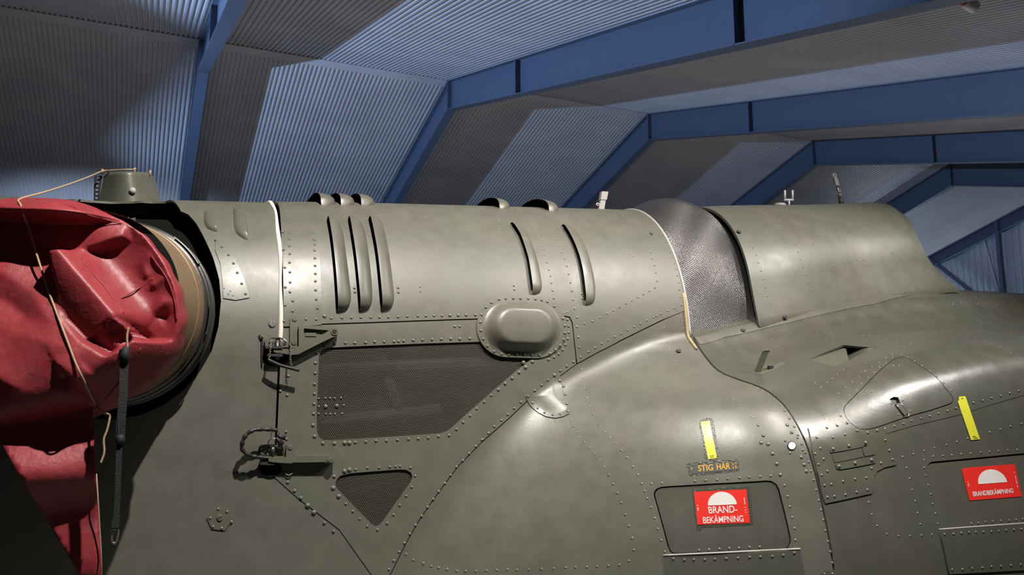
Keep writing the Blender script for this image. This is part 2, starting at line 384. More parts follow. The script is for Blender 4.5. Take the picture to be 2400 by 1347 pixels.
PROF = [(3.28, .42), (3.05, .405), (2.90, .382), (2.79, .338), (2.715, .255), (2.62, .18), (2.50, .14), (2.38, .107), (2.305, .070), (2.245, .022),
        (2.184, -.063), (2.150, -.15), (2.124, -.246), (2.085, -.467), (2.062, -.9), (2.06, -1.35)]
_pp = smooth_path([Vector((a, b_, 0)) for a, b_ in PROF], 40)
_py = np.array([p.x for p in _pp]); _pu = np.array([p.y for p in _pp])
_pt = np.concatenate([[0], np.cumsum(np.hypot(np.diff(_py), np.diff(_pu)))]); TAU_MAX = _pt[-1]
_o = np.argsort(_pu)
def YS(up): return np.interp(up, _pu[_o], _py[_o])
XB = pchip([-1.4, -.9, -.474, -.236, .004, .209, .34], [.35, .58, .80, .96, 1.176, 1.52, 1.86])
SK = 0.86
def aft_P(X, s):
    X = np.asarray(X, float); s = np.asarray(s, float); a_s = np.abs(s)
    c = .2 + .0635 * (X - .4); b_ = .607 + .0127 * (X - .4) + .005 * sstep(.4, .7, X)
    su = np.minimum(a_s, 1); ph = (1 - su) * math.pi / 2
    Y = YC - .5 * np.cos(ph); up = c + b_ * np.sin(ph) - np.maximum(a_s - 1, 0) * SK
    g = np.clip((X - XB(up)) / (1.98 - XB(up)), 0, 1); g = g * g * (3 - 2 * g)
    Y = Y - np.maximum(2.78 - YS(up), 0) * g * sstep(.36, .27, up)
    Y = np.where(s < 0, 2 * YC - Y, Y)
    return np.stack([X, Y, up + CAMZ], -1)
DZ = pchip([1.9, 1.98, 2.5, 3.0, 3.5, 4.25, 5.5], [0, 0, .11, .19, .235, .25, .25])
def cab_P(X, t):
    X = np.asarray(X, float); t = np.asarray(t, float); a_t = np.abs(t)
    Y = np.interp(a_t, _pt, _py); up = np.interp(a_t, _pt, _pu)
    up = up + DZ(X) * sstep(-.22, .02, up)
    Y = np.where(t < 0, 2 * YC - Y, Y)
    return np.stack([X, Y, up + CAMZ], -1)
CF = pchip([2.2, 2.31, 2.6, 3.0, 3.35, 3.7], [.36, .375, .425, .51, .575, .62])
TF = pchip([2.2, 2.31, 2.97, 3.54, 3.9], [.955, .975, 1.055, 1.125, 1.16])
def fair_P(u, f):
    """u 0..1 from the intake to the mast opening; f 0 top .. 1 near foot, negative = far side"""
    u = np.asarray(u, float); f = np.asarray(f, float); af = np.minimum(np.abs(f), 1)
    ph = (1 - af) * math.pi / 2
    xe = 3.335 + .19 * np.clip(1 - np.sin(ph), 0, 1) ** 5 + .15 * np.sin(ph) ** 3
    X = 2.29 + u * (xe - 2.29)
    c = CF(np.minimum(X, 3.7)); b_ = TF(X) - c; a = .50 - .05 * sstep(2.4, 3.0, X)
    e = 2 / 2.35
    Y = YC - a * np.abs(np.cos(ph)) ** e; up = c + b_ * np.abs(np.sin(ph)) ** e
    r = sstep(.93, 1.0, u); up = up - .05 * r * r * np.sin(ph) ** 3
    Y = Y - .10 * np.clip(af - .82, 0, 1) ** 2 / .0324 * .25
    up = up - np.clip(np.abs(f) - 1, 0, 1) * .1
    Y = np.where(f < 0, 2 * YC - Y, Y)
    return np.stack([X, Y, up + CAMZ], -1)
def scr_P(u, f):
    u = np.asarray(u, float); f = np.asarray(f, float); af = np.abs(f); ph = (1 - np.minimum(af, 1)) * math.pi / 2
    X = 1.965 + u * .375
    c = .30 + .09 * u; bl = np.sin(np.clip(u, 0, 1) * math.pi) ** .8
    a = .472 + .045 * bl * np.sin(ph) - .01 * u; b_ = .60 + .085 * bl - .045 * u
    Y = YC - a * np.cos(ph); up = c + b_ * np.sin(ph) - np.maximum(af - 1, 0) * .5
    Y = np.where(f < 0, 2 * YC - Y, Y)
    return np.stack([X, Y, up + CAMZ], -1)

class Surf:
    def __init__(s, fn, a0, a1, na, b0, b1, nb, kb=1.0, ka=1.0):
        s.fn = fn; s.kb = kb; s.ka = ka
        A = np.linspace(a0, a1, na); B = np.linspace(b0, b1, nb)
        g = np.stack(np.meshgrid(A, B, indexing='ij'), -1).reshape(-1, 2); s.par = g
        P = fn(g[:, 0], g[:, 1])
        idx = np.arange(na * nb).reshape(na, nb); q = np.stack([idx[:-1, :-1], idx[1:, :-1], idx[1:, 1:], idx[:-1, 1:]], -1).reshape(-1, 4)
        s.tri = np.concatenate([q[:, [0, 1, 2]], q[:, [0, 2, 3]]]); s.V = P
        s.bvh = BVHTree.FromPolygons(P.tolist(), s.tri.tolist(), all_triangles=True)
    def P(s, p):
        p = np.atleast_2d(p); return s.fn(p[:, 0], p[:, 1])
    def N(s, p):
        p = np.atleast_2d(np.asarray(p, float)); e = 2e-3
        da = s.fn(p[:, 0] + e, p[:, 1]) - s.fn(p[:, 0] - e, p[:, 1]); db = s.fn(p[:, 0], p[:, 1] + e) - s.fn(p[:, 0], p[:, 1] - e)
        n = np.cross(da, db); n /= np.maximum(np.linalg.norm(n, axis=1, keepdims=True), 1e-12)
        c = s.fn(p[:, 0], p[:, 1]); ref = np.stack([np.zeros(len(p)), c[:, 1] - YC, c[:, 2] - (CAMZ - .1)], -1)
        sg = np.sign((n * ref).sum(1, keepdims=True)); sg[sg == 0] = 1
        return n * sg
    def hit(s, x, y):
        d = ray(x, y); h = s.bvh.ray_cast(CAMP, d)
        if h[0] is None: return None
        T = s.tri[h[2]]; a, b_, c = [Vector(s.V[i]) for i in T]; p = h[0]
        v0 = b_ - a; v1 = c - a; v2 = p - a
        d00 = v0.dot(v0); d01 = v0.dot(v1); d11 = v1.dot(v1); d20 = v2.dot(v0); d21 = v2.dot(v1); de = d00 * d11 - d01 * d01
        v = (d11 * d20 - d01 * d21) / de; w_ = (d00 * d21 - d01 * d20) / de
        return s.par[T[0]] * (1 - v - w_) + s.par[T[1]] * v + s.par[T[2]] * w_
    def px(s, x, y):
        for k in range(60):               # slide down a little where a ray just misses the silhouette
            r = s.hit(x, y + k * 0.8)
            if r is not None: return r
        raise ValueError(f'ray {x},{y} misses the surface')
    def at(s, x, y, h=0.0):
        p = s.px(x, y)[None]; return Vector(s.P(p)[0] + s.N(p)[0] * h)
    def frame(s, x, y, h=0.0):
        p = s.px(x, y)[None]; return Vector(s.P(p)[0] + s.N(p)[0] * h), Vector(s.N(p)[0])
AFT = Surf(aft_P, -1.3, 1.98, 240, -.4, 2.9, 260, SK)
CAB = Surf(cab_P, 1.88, 5.3, 226, -.2, TAU_MAX, 220)
FAIR = Surf(fair_P, 0, 1, 90, -.3, 1.05, 110, .8, 1.35)
SCRN = Surf(scr_P, 0, 1, 60, -.4, 1.2, 110, .8, .37)

heli = empty('helicopter', (1.2, YC, 0.0))
heli['label'] = 'olive green military helicopter with riveted engine cowl and red exhaust cover'; heli['category'] = 'helicopter'

# ---- polygon tools
def resample(poly, step, closed=True):
    out = []; n = len(poly)
    for i in range(n if closed else n - 1):
        a = np.array(poly[i], float); b_ = np.array(poly[(i + 1) % n], float); L = np.linalg.norm(b_ - a); k = max(1, int(math.ceil(L / step)))
        for j in range(k): out.append(a + (b_ - a) * j / k)
    if not closed: out.append(np.array(poly[-1], float))
    return np.array(out)
def inpoly(P, poly):
    x, y = P[:, 0], P[:, 1]; r = np.zeros(len(P), bool); n = len(poly); j = n - 1
    for i in range(n):
        xi, yi = poly[i]; xj, yj = poly[j]
        if yi != yj:
            r ^= ((yi > y) != (yj > y)) & (x < (xj - xi) * (y - yi) / (yj - yi) + xi)
        j = i
    return r
def polydist(P, poly):
    d = np.full(len(P), 1e9); n = len(poly)
    for i in range(n):
        a = poly[i]; b_ = poly[(i + 1) % n]; ab = b_ - a; L = (ab * ab).sum()
        if L < 1e-14: continue
        t = np.clip(((P - a) @ ab) / L, 0, 1); q = a + t[:, None] * ab; d = np.minimum(d, np.hypot(P[:, 0] - q[:, 0], P[:, 1] - q[:, 1]))
    return d
def area(poly):
    x, y = poly[:, 0], poly[:, 1]; return 0.5 * np.sum(x * np.roll(y, -1) - np.roll(x, -1) * y)
def inset(poly, d):
    poly = np.array(poly, float); s = 1 if area(poly) > 0 else -1
    a = poly - np.roll(poly, 1, 0); b_ = np.roll(poly, -1, 0) - poly
    a /= np.maximum(np.linalg.norm(a, axis=1, keepdims=True), 1e-9); b_ /= np.maximum(np.linalg.norm(b_, axis=1, keepdims=True), 1e-9)
    na = np.stack([-a[:, 1], a[:, 0]], -1) * s; nb = np.stack([-b_[:, 1], b_[:, 0]], -1) * s
    n = na + nb; L = np.linalg.norm(n, axis=1, keepdims=True); n /= np.maximum(L, 1e-6); k = 1 / np.maximum((n * na).sum(1, keepdims=True), .5)
    return poly + n * d * k
def fill2d(outer, holes, step):
    lo = outer.min(0); hi = outer.max(0)
    gx = np.arange(lo[0] + step * .5, hi[0], step); gy = np.arange(lo[1] + step * .5, hi[1], step)
    G = np.stack(np.meshgrid(gx, gy), -1).reshape(-1, 2)
    if len(G):
        G = G[inpoly(G, outer)]
        for h in holes:
            if len(G): G = G[~inpoly(G, h)]
    if len(G):
        d = polydist(G, outer)
        for h in holes: d = np.minimum(d, polydist(G, h))
        G = G[d > step * .35]
    pts = [outer] + list(holes) + ([G] if len(G) else [])
    V = np.concatenate(pts); edges = []; k = 0
    for l in [outer] + list(holes):
        n = len(l); edges += [(k + i, k + (i + 1) % n) for i in range(n)]; k += n
    r = delaunay_2d_cdt([Vector(v) for v in V.tolist()], edges, [], 0, 1e-7)
    vo = np.array([tuple(v) for v in r[0]]); T = np.array([f for f in r[2] if len(f) == 3]); C = vo[T].mean(1)
    keep = inpoly(C, outer)
    for h in holes: keep &= ~inpoly(C, h)
    T = T[keep]
    return vo, T
def panel_mesh(surf, outer, holes, off, thick, step):
    sc = np.array([surf.ka, surf.kb]); outer = resample(np.array(outer) * sc, step); hs = [resample(np.array(h) * sc, step) for h in holes]
    vo, T = fill2d(outer, hs, step)
    par = vo / sc; P = surf.P(par); N = surf.N(par); V = P + N * off
    # consistent outward winding
    n = np.cross(V[T[:, 1]] - V[T[:, 0]], V[T[:, 2]] - V[T[:, 0]]); fl_ = (n * N[T[:, 0]]).sum(1) < 0
    T[fl_] = T[fl_][:, ::-1]
    cnt = {}
    for t in T.tolist():
        for a, b_ in ((t[0], t[1]), (t[1], t[2]), (t[2], t[0])): cnt[(a, b_)] = 1
    bnd = [(a, b_) for (a, b_) in cnt if (b_, a) not in cnt]
    verts = V.tolist(); faces = T.tolist(); norms = N.tolist(); mp = {}
    def rim(i):
        if i not in mp:
            mp[i] = len(verts); verts.append(V[i].tolist()); verts.append((V[i] - N[i] * thick).tolist()); norms.append((0, 0, 0)); norms.append((0, 0, 0))
        return mp[i]
    if thick > 0:
        for a, b_ in bnd:
            ra, rb = rim(a), rim(b_); faces.append((rb, ra, ra + 1, rb + 1))
    me = pyd(verts, faces); me.polygons.foreach_set('use_smooth', [True] * len(me.polygons))
    me.normals_split_custom_set_from_vertices(norms)
    return me
def pxs(surf, pts): return np.array([surf.px(*p) for p in pts])
def panel(name, surf, outer, holes=(), mat='olive', parent=None, off=0.0, thick=.008, step=.025):
    return obj(name, panel_mesh(surf, outer, list(holes), off, thick, step), mat, parent or heli)
def plate(name, surf, pts, h, mat='olive_plain', parent=None, holes=(), step=.012, thick=None, smoothpts=False):
    return panel(name, surf, pxs(surf, pts), [pxs(surf, q) for q in holes], mat, parent, h, (h + .0015) if thick is None else thick, step)
def disc_px(x, y, r, n=16): return [(x + r * math.cos(2 * math.pi * i / n), y + r * math.sin(2 * math.pi * i / n)) for i in range(n)]
def round_poly(pts, k=3):
    """Chaikin corner rounding"""
    pts = [np.array(p, float) for p in pts]
    for _ in range(k):
        o = []
        for i in range(len(pts)):
            a, b_ = pts[i], pts[(i + 1) % len(pts)]; o += [a * .75 + b_ * .25, a * .25 + b_ * .75]
        pts = o
    return [tuple(p) for p in pts]
def dome(name, surf, pts, hfun, mat, parent=None, rings=9, off=.001):
    pts = np.array(pts, float); c = pts.mean(0); n = len(pts); v = []; f = []
    for k in range(rings, 0, -1):
        r = k / rings
        for p in pts:
            q = c + (p - c) * r; v.append(surf.at(q[0], q[1], off + hfun(r)))
    v.append(surf.at(c[0], c[1], off + hfun(0)))
    for k in range(rings - 1):
        for i in range(n): f.append((k * n + i, k * n + (i + 1) % n, (k + 1) * n + (i + 1) % n, (k + 1) * n + i))
    for i in range(n): f.append(((rings - 1) * n + i, (rings - 1) * n + (i + 1) % n, rings * n))
    me = pyd(v, f); bm = bmesh.new(); bm.from_mesh(me); bmesh.ops.recalc_face_normals(bm, faces=bm.faces)
    fn = sum((fc.normal.dot(Vector((0, -1, .3))) for fc in bm.faces))
    if fn < 0: bmesh.ops.reverse_faces(bm, faces=bm.faces)
    bm.to_mesh(me); bm.free()
    return obj(name, me, mat, parent or heli, True)

# ------------------------------------------------------------------ skins
G = .0018
def sX(X, s0, s1, n=24): return [(X, s0 + (s1 - s0) * i / n) for i in range(n + 1)]
B1a = pxs(AFT, [(655, 766), (700, 763.5), (760, 760), (850, 757), (950, 753.5), (1050, 750), (1117, 748), (1225, 745), (1322, 741), (1334, 744), (1340, 756), (1345, 800), (1351, 853)])
B1b = pxs(AFT, [(1351, 853), (1400, 826), (1450, 800), (1500, 775.5), (1550, 751), (1600, 727)])
RS = pxs(AFT, [(1351, 853), (1311, 882), (1240, 935), (1193, 980), (1130, 1035), (1072, 1094), (1030, 1150), (985, 1214), (950, 1275), (917, 1342)])
LS = pxs(AFT, [(640, 1117), (700, 1170), (794, 1241), (868, 1345)])
vt = (RS[-1] + LS[-1]) / 2; VT = np.array([vt[0], vt[1] + .05])
XS = .402
sB = B1a[0][1]; sL = LS[0][1]
def grow(poly, surf, d):
    sc = np.array([surf.ka, surf.kb]); return inset(np.array(poly) * sc, d) / sc
# exhaust opening: round, running over the crown with a scalloped upper edge
opn = [(424, 495), (441, 502), (461, 525), (478, 556), (500, 605), (514, 655), (518, 705), (512, 765), (497, 820), (470, 868), (432, 912), (385, 948), (330, 972), (262, 984), (190, 978), (120, 950), (60, 900), (20, 820), (0, 730), (10, 640), (40, 570), (80, 520)]
opn = pxs(AFT, opn).tolist()
opn = [p for p in opn]
opn += [[-.46, .10], [-.40, .035], [-.33, .015], [-.27, .03], [-.24, .045], [-.20, .02], [-.13, .0], [-.06, .02], [-.03, .045], [0.0, .03], [.05, .045]]
OPN = np.array(opn)
aft_poly = [(-1.2, -1.5)] + sX(XS - G, -1.5, sL, 60) + [tuple(p) for p in LS[1:]] + [tuple(VT)] + [(VT[0] - .05, 2.9), (-1.2, 2.9)]
panel('tail_skin', AFT, aft_poly, [OPN], 'olive_matt', off=0.0)
def xe_(s): return XS + .0075 + .014 * float(sstep(.62, .15, s))
up_poly = [(xe_(-1.5), -1.5)] + [(1.968, -1.5)] + sX(1.968, -1.5, B1b[-1][1], 60)[1:] + [tuple(p) for p in B1b[::-1][1:]] + [tuple(p) for p in B1a[::-1][1:]] + [(xe_(q), q) for _, q in sX(0, sB, -1.5, 60)[1:-1]]
panel('engine_cowl', AFT, grow(up_poly, AFT, G), [], 'olive_matt', off=.004, thick=.012, step=.02)
GR1 = [(747, 836), (751, 825), (759, 818), (770, 814.5), (900, 808.5), (1000, 804.5), (1100, 801.5), (1180, 799), (1250, 798), (1262, 815), (1249, 838), (1200, 878), (1150, 921), (1100, 965), (1057, 1004), (1047, 1011), (1032, 1015), (900, 1024), (772, 1032), (757, 1030.5), (746, 1022), (742, 1008), (742, 957), (745, 895)]
GR2 = [(786, 1132), (789, 1123), (798, 1114), (815, 1110), (832, 1107.5), (936, 1099.5), (952, 1100.5), (963, 1107), (966, 1117), (962, 1130), (896, 1223), (889, 1231), (879, 1233), (870, 1227), (794, 1149), (788, 1141)]
GP1, GP2 = pxs(AFT, GR1), pxs(AFT, GR2)
door_poly = [tuple(p) for p in B1a] + [tuple(p) for p in RS[1:]] + [tuple(VT)] + [tuple(p) for p in LS[::-1]] + sX(XS + .003, sL, sB, 30)[1:-1]
door = panel('engine_door', AFT, grow(door_poly, AFT, G), [GP1, GP2], 'olive_matt', off=.002, thick=.010, step=.02)
HA = [(1532, 1160), (1533, 1152), (1539, 1145), (1550, 1140.5), (1567, 1139), (1675, 1132.5), (1796, 1125.6), (1809, 1127), (1820, 1134.5), (1826, 1146), (1838, 1193), (1853, 1258), (1854, 1268), (1850, 1279), (1844, 1286.5), (1700, 1293), (1580, 1298), (1571, 1293), (1564.5, 1280), (1549, 1221)]
HAp = pxs(AFT, HA)
flare_poly = [tuple(p) for p in B1b] + sX(1.974, B1b[-1][1], 2.9, 60)[1:] + [(VT[0] - .04, 2.9), tuple(VT)] + [tuple(p) for p in RS[::-1][:-1]]
fs = panel('fuselage_skin', AFT, grow(flare_poly, AFT, G), [HAp], 'olive', off=0.001, step=.02)
hatch = panel('hatch_door', AFT, grow(HAp, AFT, .0028), [], 'olive_gloss', off=-.003, thick=.008, step=.02)
# cabin skin
TRI = [(1976.7, 962.5), (1979, 952), (1990, 940), (2028.7, 901.5), (2085.6, 848.7), (2098, 840), (2110, 836.6), (2122, 838), (2134, 842.7), (2158.7, 859), (2215.6, 909.7), (2229, 925), (2234, 934), (2233, 943), (2225.7, 948), (2175, 964.5), (2065, 999), (2045, 1005), (2028.7, 1007), (2016, 1006), (2003, 1000.5), (1990, 989), (1981, 976)]
REC = [(1899.4, 842.3), (1978, 808.3), (2036, 813.5), (2054, 814.7), (2035, 822), (1989.3, 845), (1958.9, 859.3), (1935.5, 853)]
HB = [(2173, 1093), (2175, 1088), (2178, 1084.5), (2184, 1081.7), (2277, 1073), (2400, 1061.6), (2500, 1053), (2500, 1219), (2400, 1226), (2210, 1240), (2202, 1230), (2185, 1135)]
SLOT = [(1786, 871), (1791, 860), (1815, 853), (1828, 851), (1822, 857), (1800, 866), (1790, 872)]
RNDS = [(2085, 935), (2094, 930), (2105, 931), (2110, 944), (2098, 949), (2091, 946)]
TRp, RCp, HBp, SLp = pxs(CAB, TRI), pxs(CAB, REC), pxs(CAB, HB), pxs(CAB, SLOT)
cab_poly = [(1.9795, -1.2)] + [(5.2, -1.2), (5.2, TAU_MAX)] + [(1.9795, TAU_MAX)]
panel('cabin_skin', CAB, cab_poly, [TRp, RCp, HBp, SLp], 'olive_gloss', off=.001, step=.024)
tri = panel('access_cover', CAB, grow(TRp, CAB, .0022), [pxs(CAB, RNDS)], 'olive_gloss', off=.0005, thick=.008, step=.016)
hatch2 = panel('hatch_door', CAB, grow(HBp, CAB, .003), [], 'olive_gloss', off=-.003, thick=.008, step=.02)
# near-black backing behind the skins, painting the shade of the interior
def inner(name, surf, a0, a1, na, b0, b1, nb, off, mat):
    A = np.linspace(a0, a1, na); B = np.linspace(b0, b1, nb); g = np.stack(np.meshgrid(A, B, indexing='ij'), -1).reshape(-1, 2)
    P = surf.P(g) - surf.N(g) * off; idx = np.arange(na * nb).reshape(na, nb)
    q = np.stack([idx[:-1, :-1], idx[1:, :-1], idx[1:, 1:], idx[:-1, 1:]], -1).reshape(-1, 4)
    return obj(name, pyd(P.tolist(), q.tolist()), mat, heli, True)
inner('aft_shade_backing', AFT, -1.2, 1.97, 80, -1.5, 2.9, 80, .07, 'dark')
inner('cabin_shade_backing', CAB, 1.99, 5.2, 60, -1.2, TAU_MAX, 60, .09, 'dark')

# ---- perforated grilles: real holes in a plate just behind the door skin
def grille(name, outline, pitch, rad, lab):
    sc = np.array([AFT.ka, AFT.kb]); poly = np.array(outline) * sc; big = inset(poly, -.006)
    lo, hi = big.min(0), big.max(0); row = pitch * math.sqrt(3) / 2; v = []; f = []
    C = []; j = 0; y = lo[1]
    while y < hi[1]:
        x = lo[0] + (pitch / 2 if j % 2 else 0)
        while x < hi[0]: C.append((x, y)); x += pitch
        y += row; j += 1
    C = np.array(C); C = C[inpoly(C, big)]
    ho = [(math.cos(math.radians(60 * k + 30)) * pitch / math.sqrt(3), math.sin(math.radians(60 * k + 30)) * pitch / math.sqrt(3)) for k in range(6)]
    hi_ = [(math.cos(math.radians(60 * k + 30)) * rad, math.sin(math.radians(60 * k + 30)) * rad) for k in range(6)]
    off = np.array(ho + hi_)
    Q = (C[:, None, :] + off[None]).reshape(-1, 2) / sc
    P = AFT.P(Q) - AFT.N(Q) * .004
    for i in range(len(C)):
        k = i * 12
        for a in range(6):
            b_ = (a + 1) % 6; f.append((k + a, k + b_, k + 6 + b_, k + 6 + a))
    me = pyd(P.tolist(), f); o = obj(name, me, 'grille', door, True); o['label'] = lab
    return o
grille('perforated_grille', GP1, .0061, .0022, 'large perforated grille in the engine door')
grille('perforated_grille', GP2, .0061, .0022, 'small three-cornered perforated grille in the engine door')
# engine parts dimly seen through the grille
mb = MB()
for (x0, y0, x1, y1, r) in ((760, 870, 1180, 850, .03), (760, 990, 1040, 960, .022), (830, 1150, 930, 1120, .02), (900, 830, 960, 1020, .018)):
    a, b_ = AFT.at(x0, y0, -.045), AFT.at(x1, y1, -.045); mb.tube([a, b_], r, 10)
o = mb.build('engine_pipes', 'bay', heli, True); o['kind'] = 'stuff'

# ---- pylon fairing
pf = [(0, -1.05), (1, -1.05), (1, 1.02), (0, 1.02)]
fairing = panel('pylon_fairing', FAIR, pf, [], 'olive', off=0, thick=.012, step=.024)
inner('pylon_shade_backing', FAIR, .01, .97, 30, -1, 1, 40, .03, 'dark')  # near-black sheet painting the shade inside the fairing
plate('deck_strip', CAB, [(1627, 791), (1700, 772), (1782, 752), (1850, 737), (1905, 726), (2050, 698), (2190, 672), (2194, 683), (2050, 713), (1910, 741), (1850, 757), (1780, 773), (1700, 790), (1640, 808)], .003, 'olive', step=.02)
# ---- intake screen
def screen_obj():
    na, nb = 40, 140; A = np.linspace(0, 1, na); B = np.linspace(-1.0, 1.12, nb); g = np.stack(np.meshgrid(A, B, indexing='ij'), -1).reshape(-1, 2)
    P = scr_P(g[:, 0], g[:, 1]); idx = np.arange(na * nb).reshape(na, nb)
    q = np.stack([idx[:-1, :-1], idx[1:, :-1], idx[1:, 1:], idx[:-1, 1:]], -1).reshape(-1, 4)
    me = pyd(P.tolist(), q.tolist()); uv = me.uv_layers.new(name='UVMap')
    li = np.zeros(len(me.loops), int); me.loops.foreach_get('vertex_index', li)
    u = g[li, 0] * 42 + g[li, 1] * 90; v = -g[li, 0] * 42 + g[li, 1] * 90
    uv.data.foreach_set('uv', np.stack([u, v], -1).reshape(-1))
    o = obj('intake_screen', me, 'screen', heli, True); o['label'] = 'silver woven wire screen over the engine air intake'
    return o
screen_obj()
def rev(name, prof, mat, f0=-1.0, f1=1.25, off=0):
    """a surface round the intake: prof = list of (u, inward offset)"""
    v = []; f = []; nb = 48
    for (u, d_) in prof:
        for k in range(nb):
            ff = f0 + (f1 - f0) * k / (nb - 1); p = np.array([[u, ff]]); P = scr_P(p[:, 0], p[:, 1])[0]
            c = np.array([P[0], YC, CAMZ + .33]); dd = c - P; dd[0] = 0; dd /= max(np.linalg.norm(dd), 1e-6)
            v.append(tuple(P + dd * d_))
    for i in range(len(prof) - 1):
        for k in range(nb - 1): f.append((i * nb + k, i * nb + k + 1, (i + 1) * nb + k + 1, (i + 1) * nb + k))
    return obj(name, pyd(v, f), mat, heli, True)
rev('intake_bellmouth', [(0.0, .02), (.12, .05), (.30, .10), (.5, .24)], 'bell')
rev('intake_bulkhead', [(.5, .28), (.62, .05), (.8, .06), (1.0, .03)], 'darksteel')
# lip edging at the intake, cream seal at the tail joint, dark gap seal at the cabin joint
def along(name, surf, pars, r, mat, h=0.0, flat=None):
    p = np.array(pars); P = surf.P(p) + surf.N(p) * h; m = MB(); m.tube([Vector(q) for q in P], r, 8); return m.build(name, mat, heli, True)
along('lip_edging', AFT, sX(1.966, -.9, .98, 60), .0055, 'palegrey', .004)
o = along('lip_primer', AFT, [(1.958 - .004 * math.sin(i / 12 * 3.14), .80 + .24 * i / 12) for i in range(13)], .006, 'ochre', .0035)
m = MB(); s_end = AFT.px(655, 792)[1]
pr = []
for i in range(90):
    s = -.6 + (s_end + .6) * i / 89; pr.append((XS + .002 + .0015 * math.sin(s * 23), s))
p = np.array(pr); P = AFT.P(p); N = AFT.N(p); rows = []
for i in range(len(p)):
    wdt = .0062 + .0012 * math.sin(i * .31); rows.append([Vector(P[i] + N[i] * .001 + np.array((-wdt, 0, 0))), Vector(P[i] + N[i] * .007 + np.array((-wdt * .7, 0, 0))), Vector(P[i] + N[i] * .007 + np.array((wdt * .6, 0, 0))), Vector(P[i] + N[i] * .001 + np.array((wdt, 0, 0)))])
vv = [q for r_ in rows for q in r_]; ff = []
for i in range(len(rows) - 1):
    for k in range(3): ff.append((i * 4 + k, i * 4 + k + 1, i * 4 + 5 + k, i * 4 + 4 + k))
obj('joint_seal', pyd(vv, ff), 'cream', heli, True)['label'] = 'cream rubber seal strip round the cowl joint'
along('gap_seal', AFT, [(1.977, .97 + (1.42 - .97) * i / 40) for i in range(41)], [.0045 - .0025 * max(0, i - 20) / 20 for i in range(41)], 'black', .000)

# ------------------------------------------------------------------ louvres, blisters, patches
def louvre(name, surf, left, right, H=.03, mouth_left=True, lab=None, closed_ends=True, par=False):
    """a pressed scoop: open along the mouth edge, fading into the skin at the other edge"""
    L = np.array(left, float) if par else pxs(surf, left); R = np.array(right, float) if par else pxs(surf, right)
    def samp(C, n):
        d = np.concatenate([[0], np.cumsum(np.hypot(*(np.diff(C, axis=0) * np.array([surf.ka, surf.kb])).T))]); t = np.linspace(0, d[-1], n)
        return np.stack([np.interp(t, d, C[:, 0]), np.interp(t, d, C[:, 1])], -1)
    nv, nu = 40, 12; L = samp(L, nv); R = samp(R, nv); v = []; f = []
    for i in range(nv):
        tv = i / (nv - 1); e = min(tv, 1 - tv) / .10; end = math.sqrt(max(0, 1 - max(0, 1 - e) ** 2)) if closed_ends else 1
        wv = .35 + .65 * math.sqrt(max(0, 1 - max(0, 1 - e * .9) ** 2))
        for k in range(nu):
            u = k / (nu - 1); p = L[i] + (R[i] - L[i]) * (u * wv); h = H * end * math.sqrt(max(0, 1 - u ** 2.4))
            P = surf.P(p[None])[0] + surf.N(p[None])[0] * (h + .0042); v.append(tuple(P))
    for i in range(nv - 1):
        for k in range(nu - 1): f.append((i * nu + k, i * nu + k + 1, (i + 1) * nu + k + 1, (i + 1) * nu + k))
    me = pyd(v, f); bm = bmesh.new(); bm.from_mesh(me); bmesh.ops.recalc_face_normals(bm, faces=bm.faces)
    if sum(fc.normal.dot(Vector((0, -1, .4))) for fc in bm.faces) < 0: bmesh.ops.reverse_faces(bm, faces=bm.faces)
    bm.to_mesh(me); bm.free()
    o = obj(name, me, 'olive', heli, True)
    lv = np.array(v).reshape(nv, nu, 3)
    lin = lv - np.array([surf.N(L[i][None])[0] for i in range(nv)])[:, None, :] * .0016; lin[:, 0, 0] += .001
    obj('louvre_mouth_shade', pyd(lin.reshape(-1, 3).tolist(), f), 'dark', o, True)  # near-black inner copy: the shade inside the scoop, put in as colour
    # near-black patch laid on the skin: painted shade for a slot under the mouth
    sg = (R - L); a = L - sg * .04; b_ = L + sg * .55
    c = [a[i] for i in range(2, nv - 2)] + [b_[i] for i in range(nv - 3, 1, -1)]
    s_ = panel('louvre_slot_shade', surf, np.array(c), [], 'dark', o, .0046, 0, .03)
    return o
louvre('louvre', AFT, [(766, 516), (774, 560), (779, 600), (784, 655), (787, 700), (789, 731)], [(790, 517), (804, 550), (811, 600), (818, 655), (822, 690), (822, 731)])
louvre('louvre', AFT, [(815, 516), (823, 560), (829, 600), (835, 655), (839, 700), (841, 730)], [(842, 517), (856, 550), (864, 600), (870, 655), (872, 690), (872, 730)])
louvre('louvre', AFT, [(863, 516), (873, 560), (880, 600), (886, 655), (890, 700), (892, 729)], [(890, 517), (902, 550), (912, 600), (919, 655), (923, 690), (923, 729)])
louvre('louvre', AFT, [(1195, 526), (1215, 555), (1226, 585), (1234, 612), (1240, 650), (1245, 692)], [(1214, 527), (1237, 552), (1252, 590), (1262, 625), (1268, 660), (1271, 692)], H=.018)
louvre('louvre', AFT, [(1315, 530), (1329, 551), (1340, 572), (1353, 606), (1361, 640), (1369, 717)], [(1338, 532), (1360, 560), (1375, 590), (1388, 635), (1394, 670), (1394, 717)], H=.018)
for (x, y) in ((753, 484), (799.5, 484), (847, 484), (1171, 491), (1287, 498)):
    p = AFT.px(x, y); X = p[0]; s1 = p[1]
    louvre('louvre', AFT, [(X - .004 * i / 8, s1 - (s1 + .42) * i / 8) for i in range(9)], [(X + .062, s1 - (s1 + .42) * i / 8) for i in range(9)], H=.034, par=True)
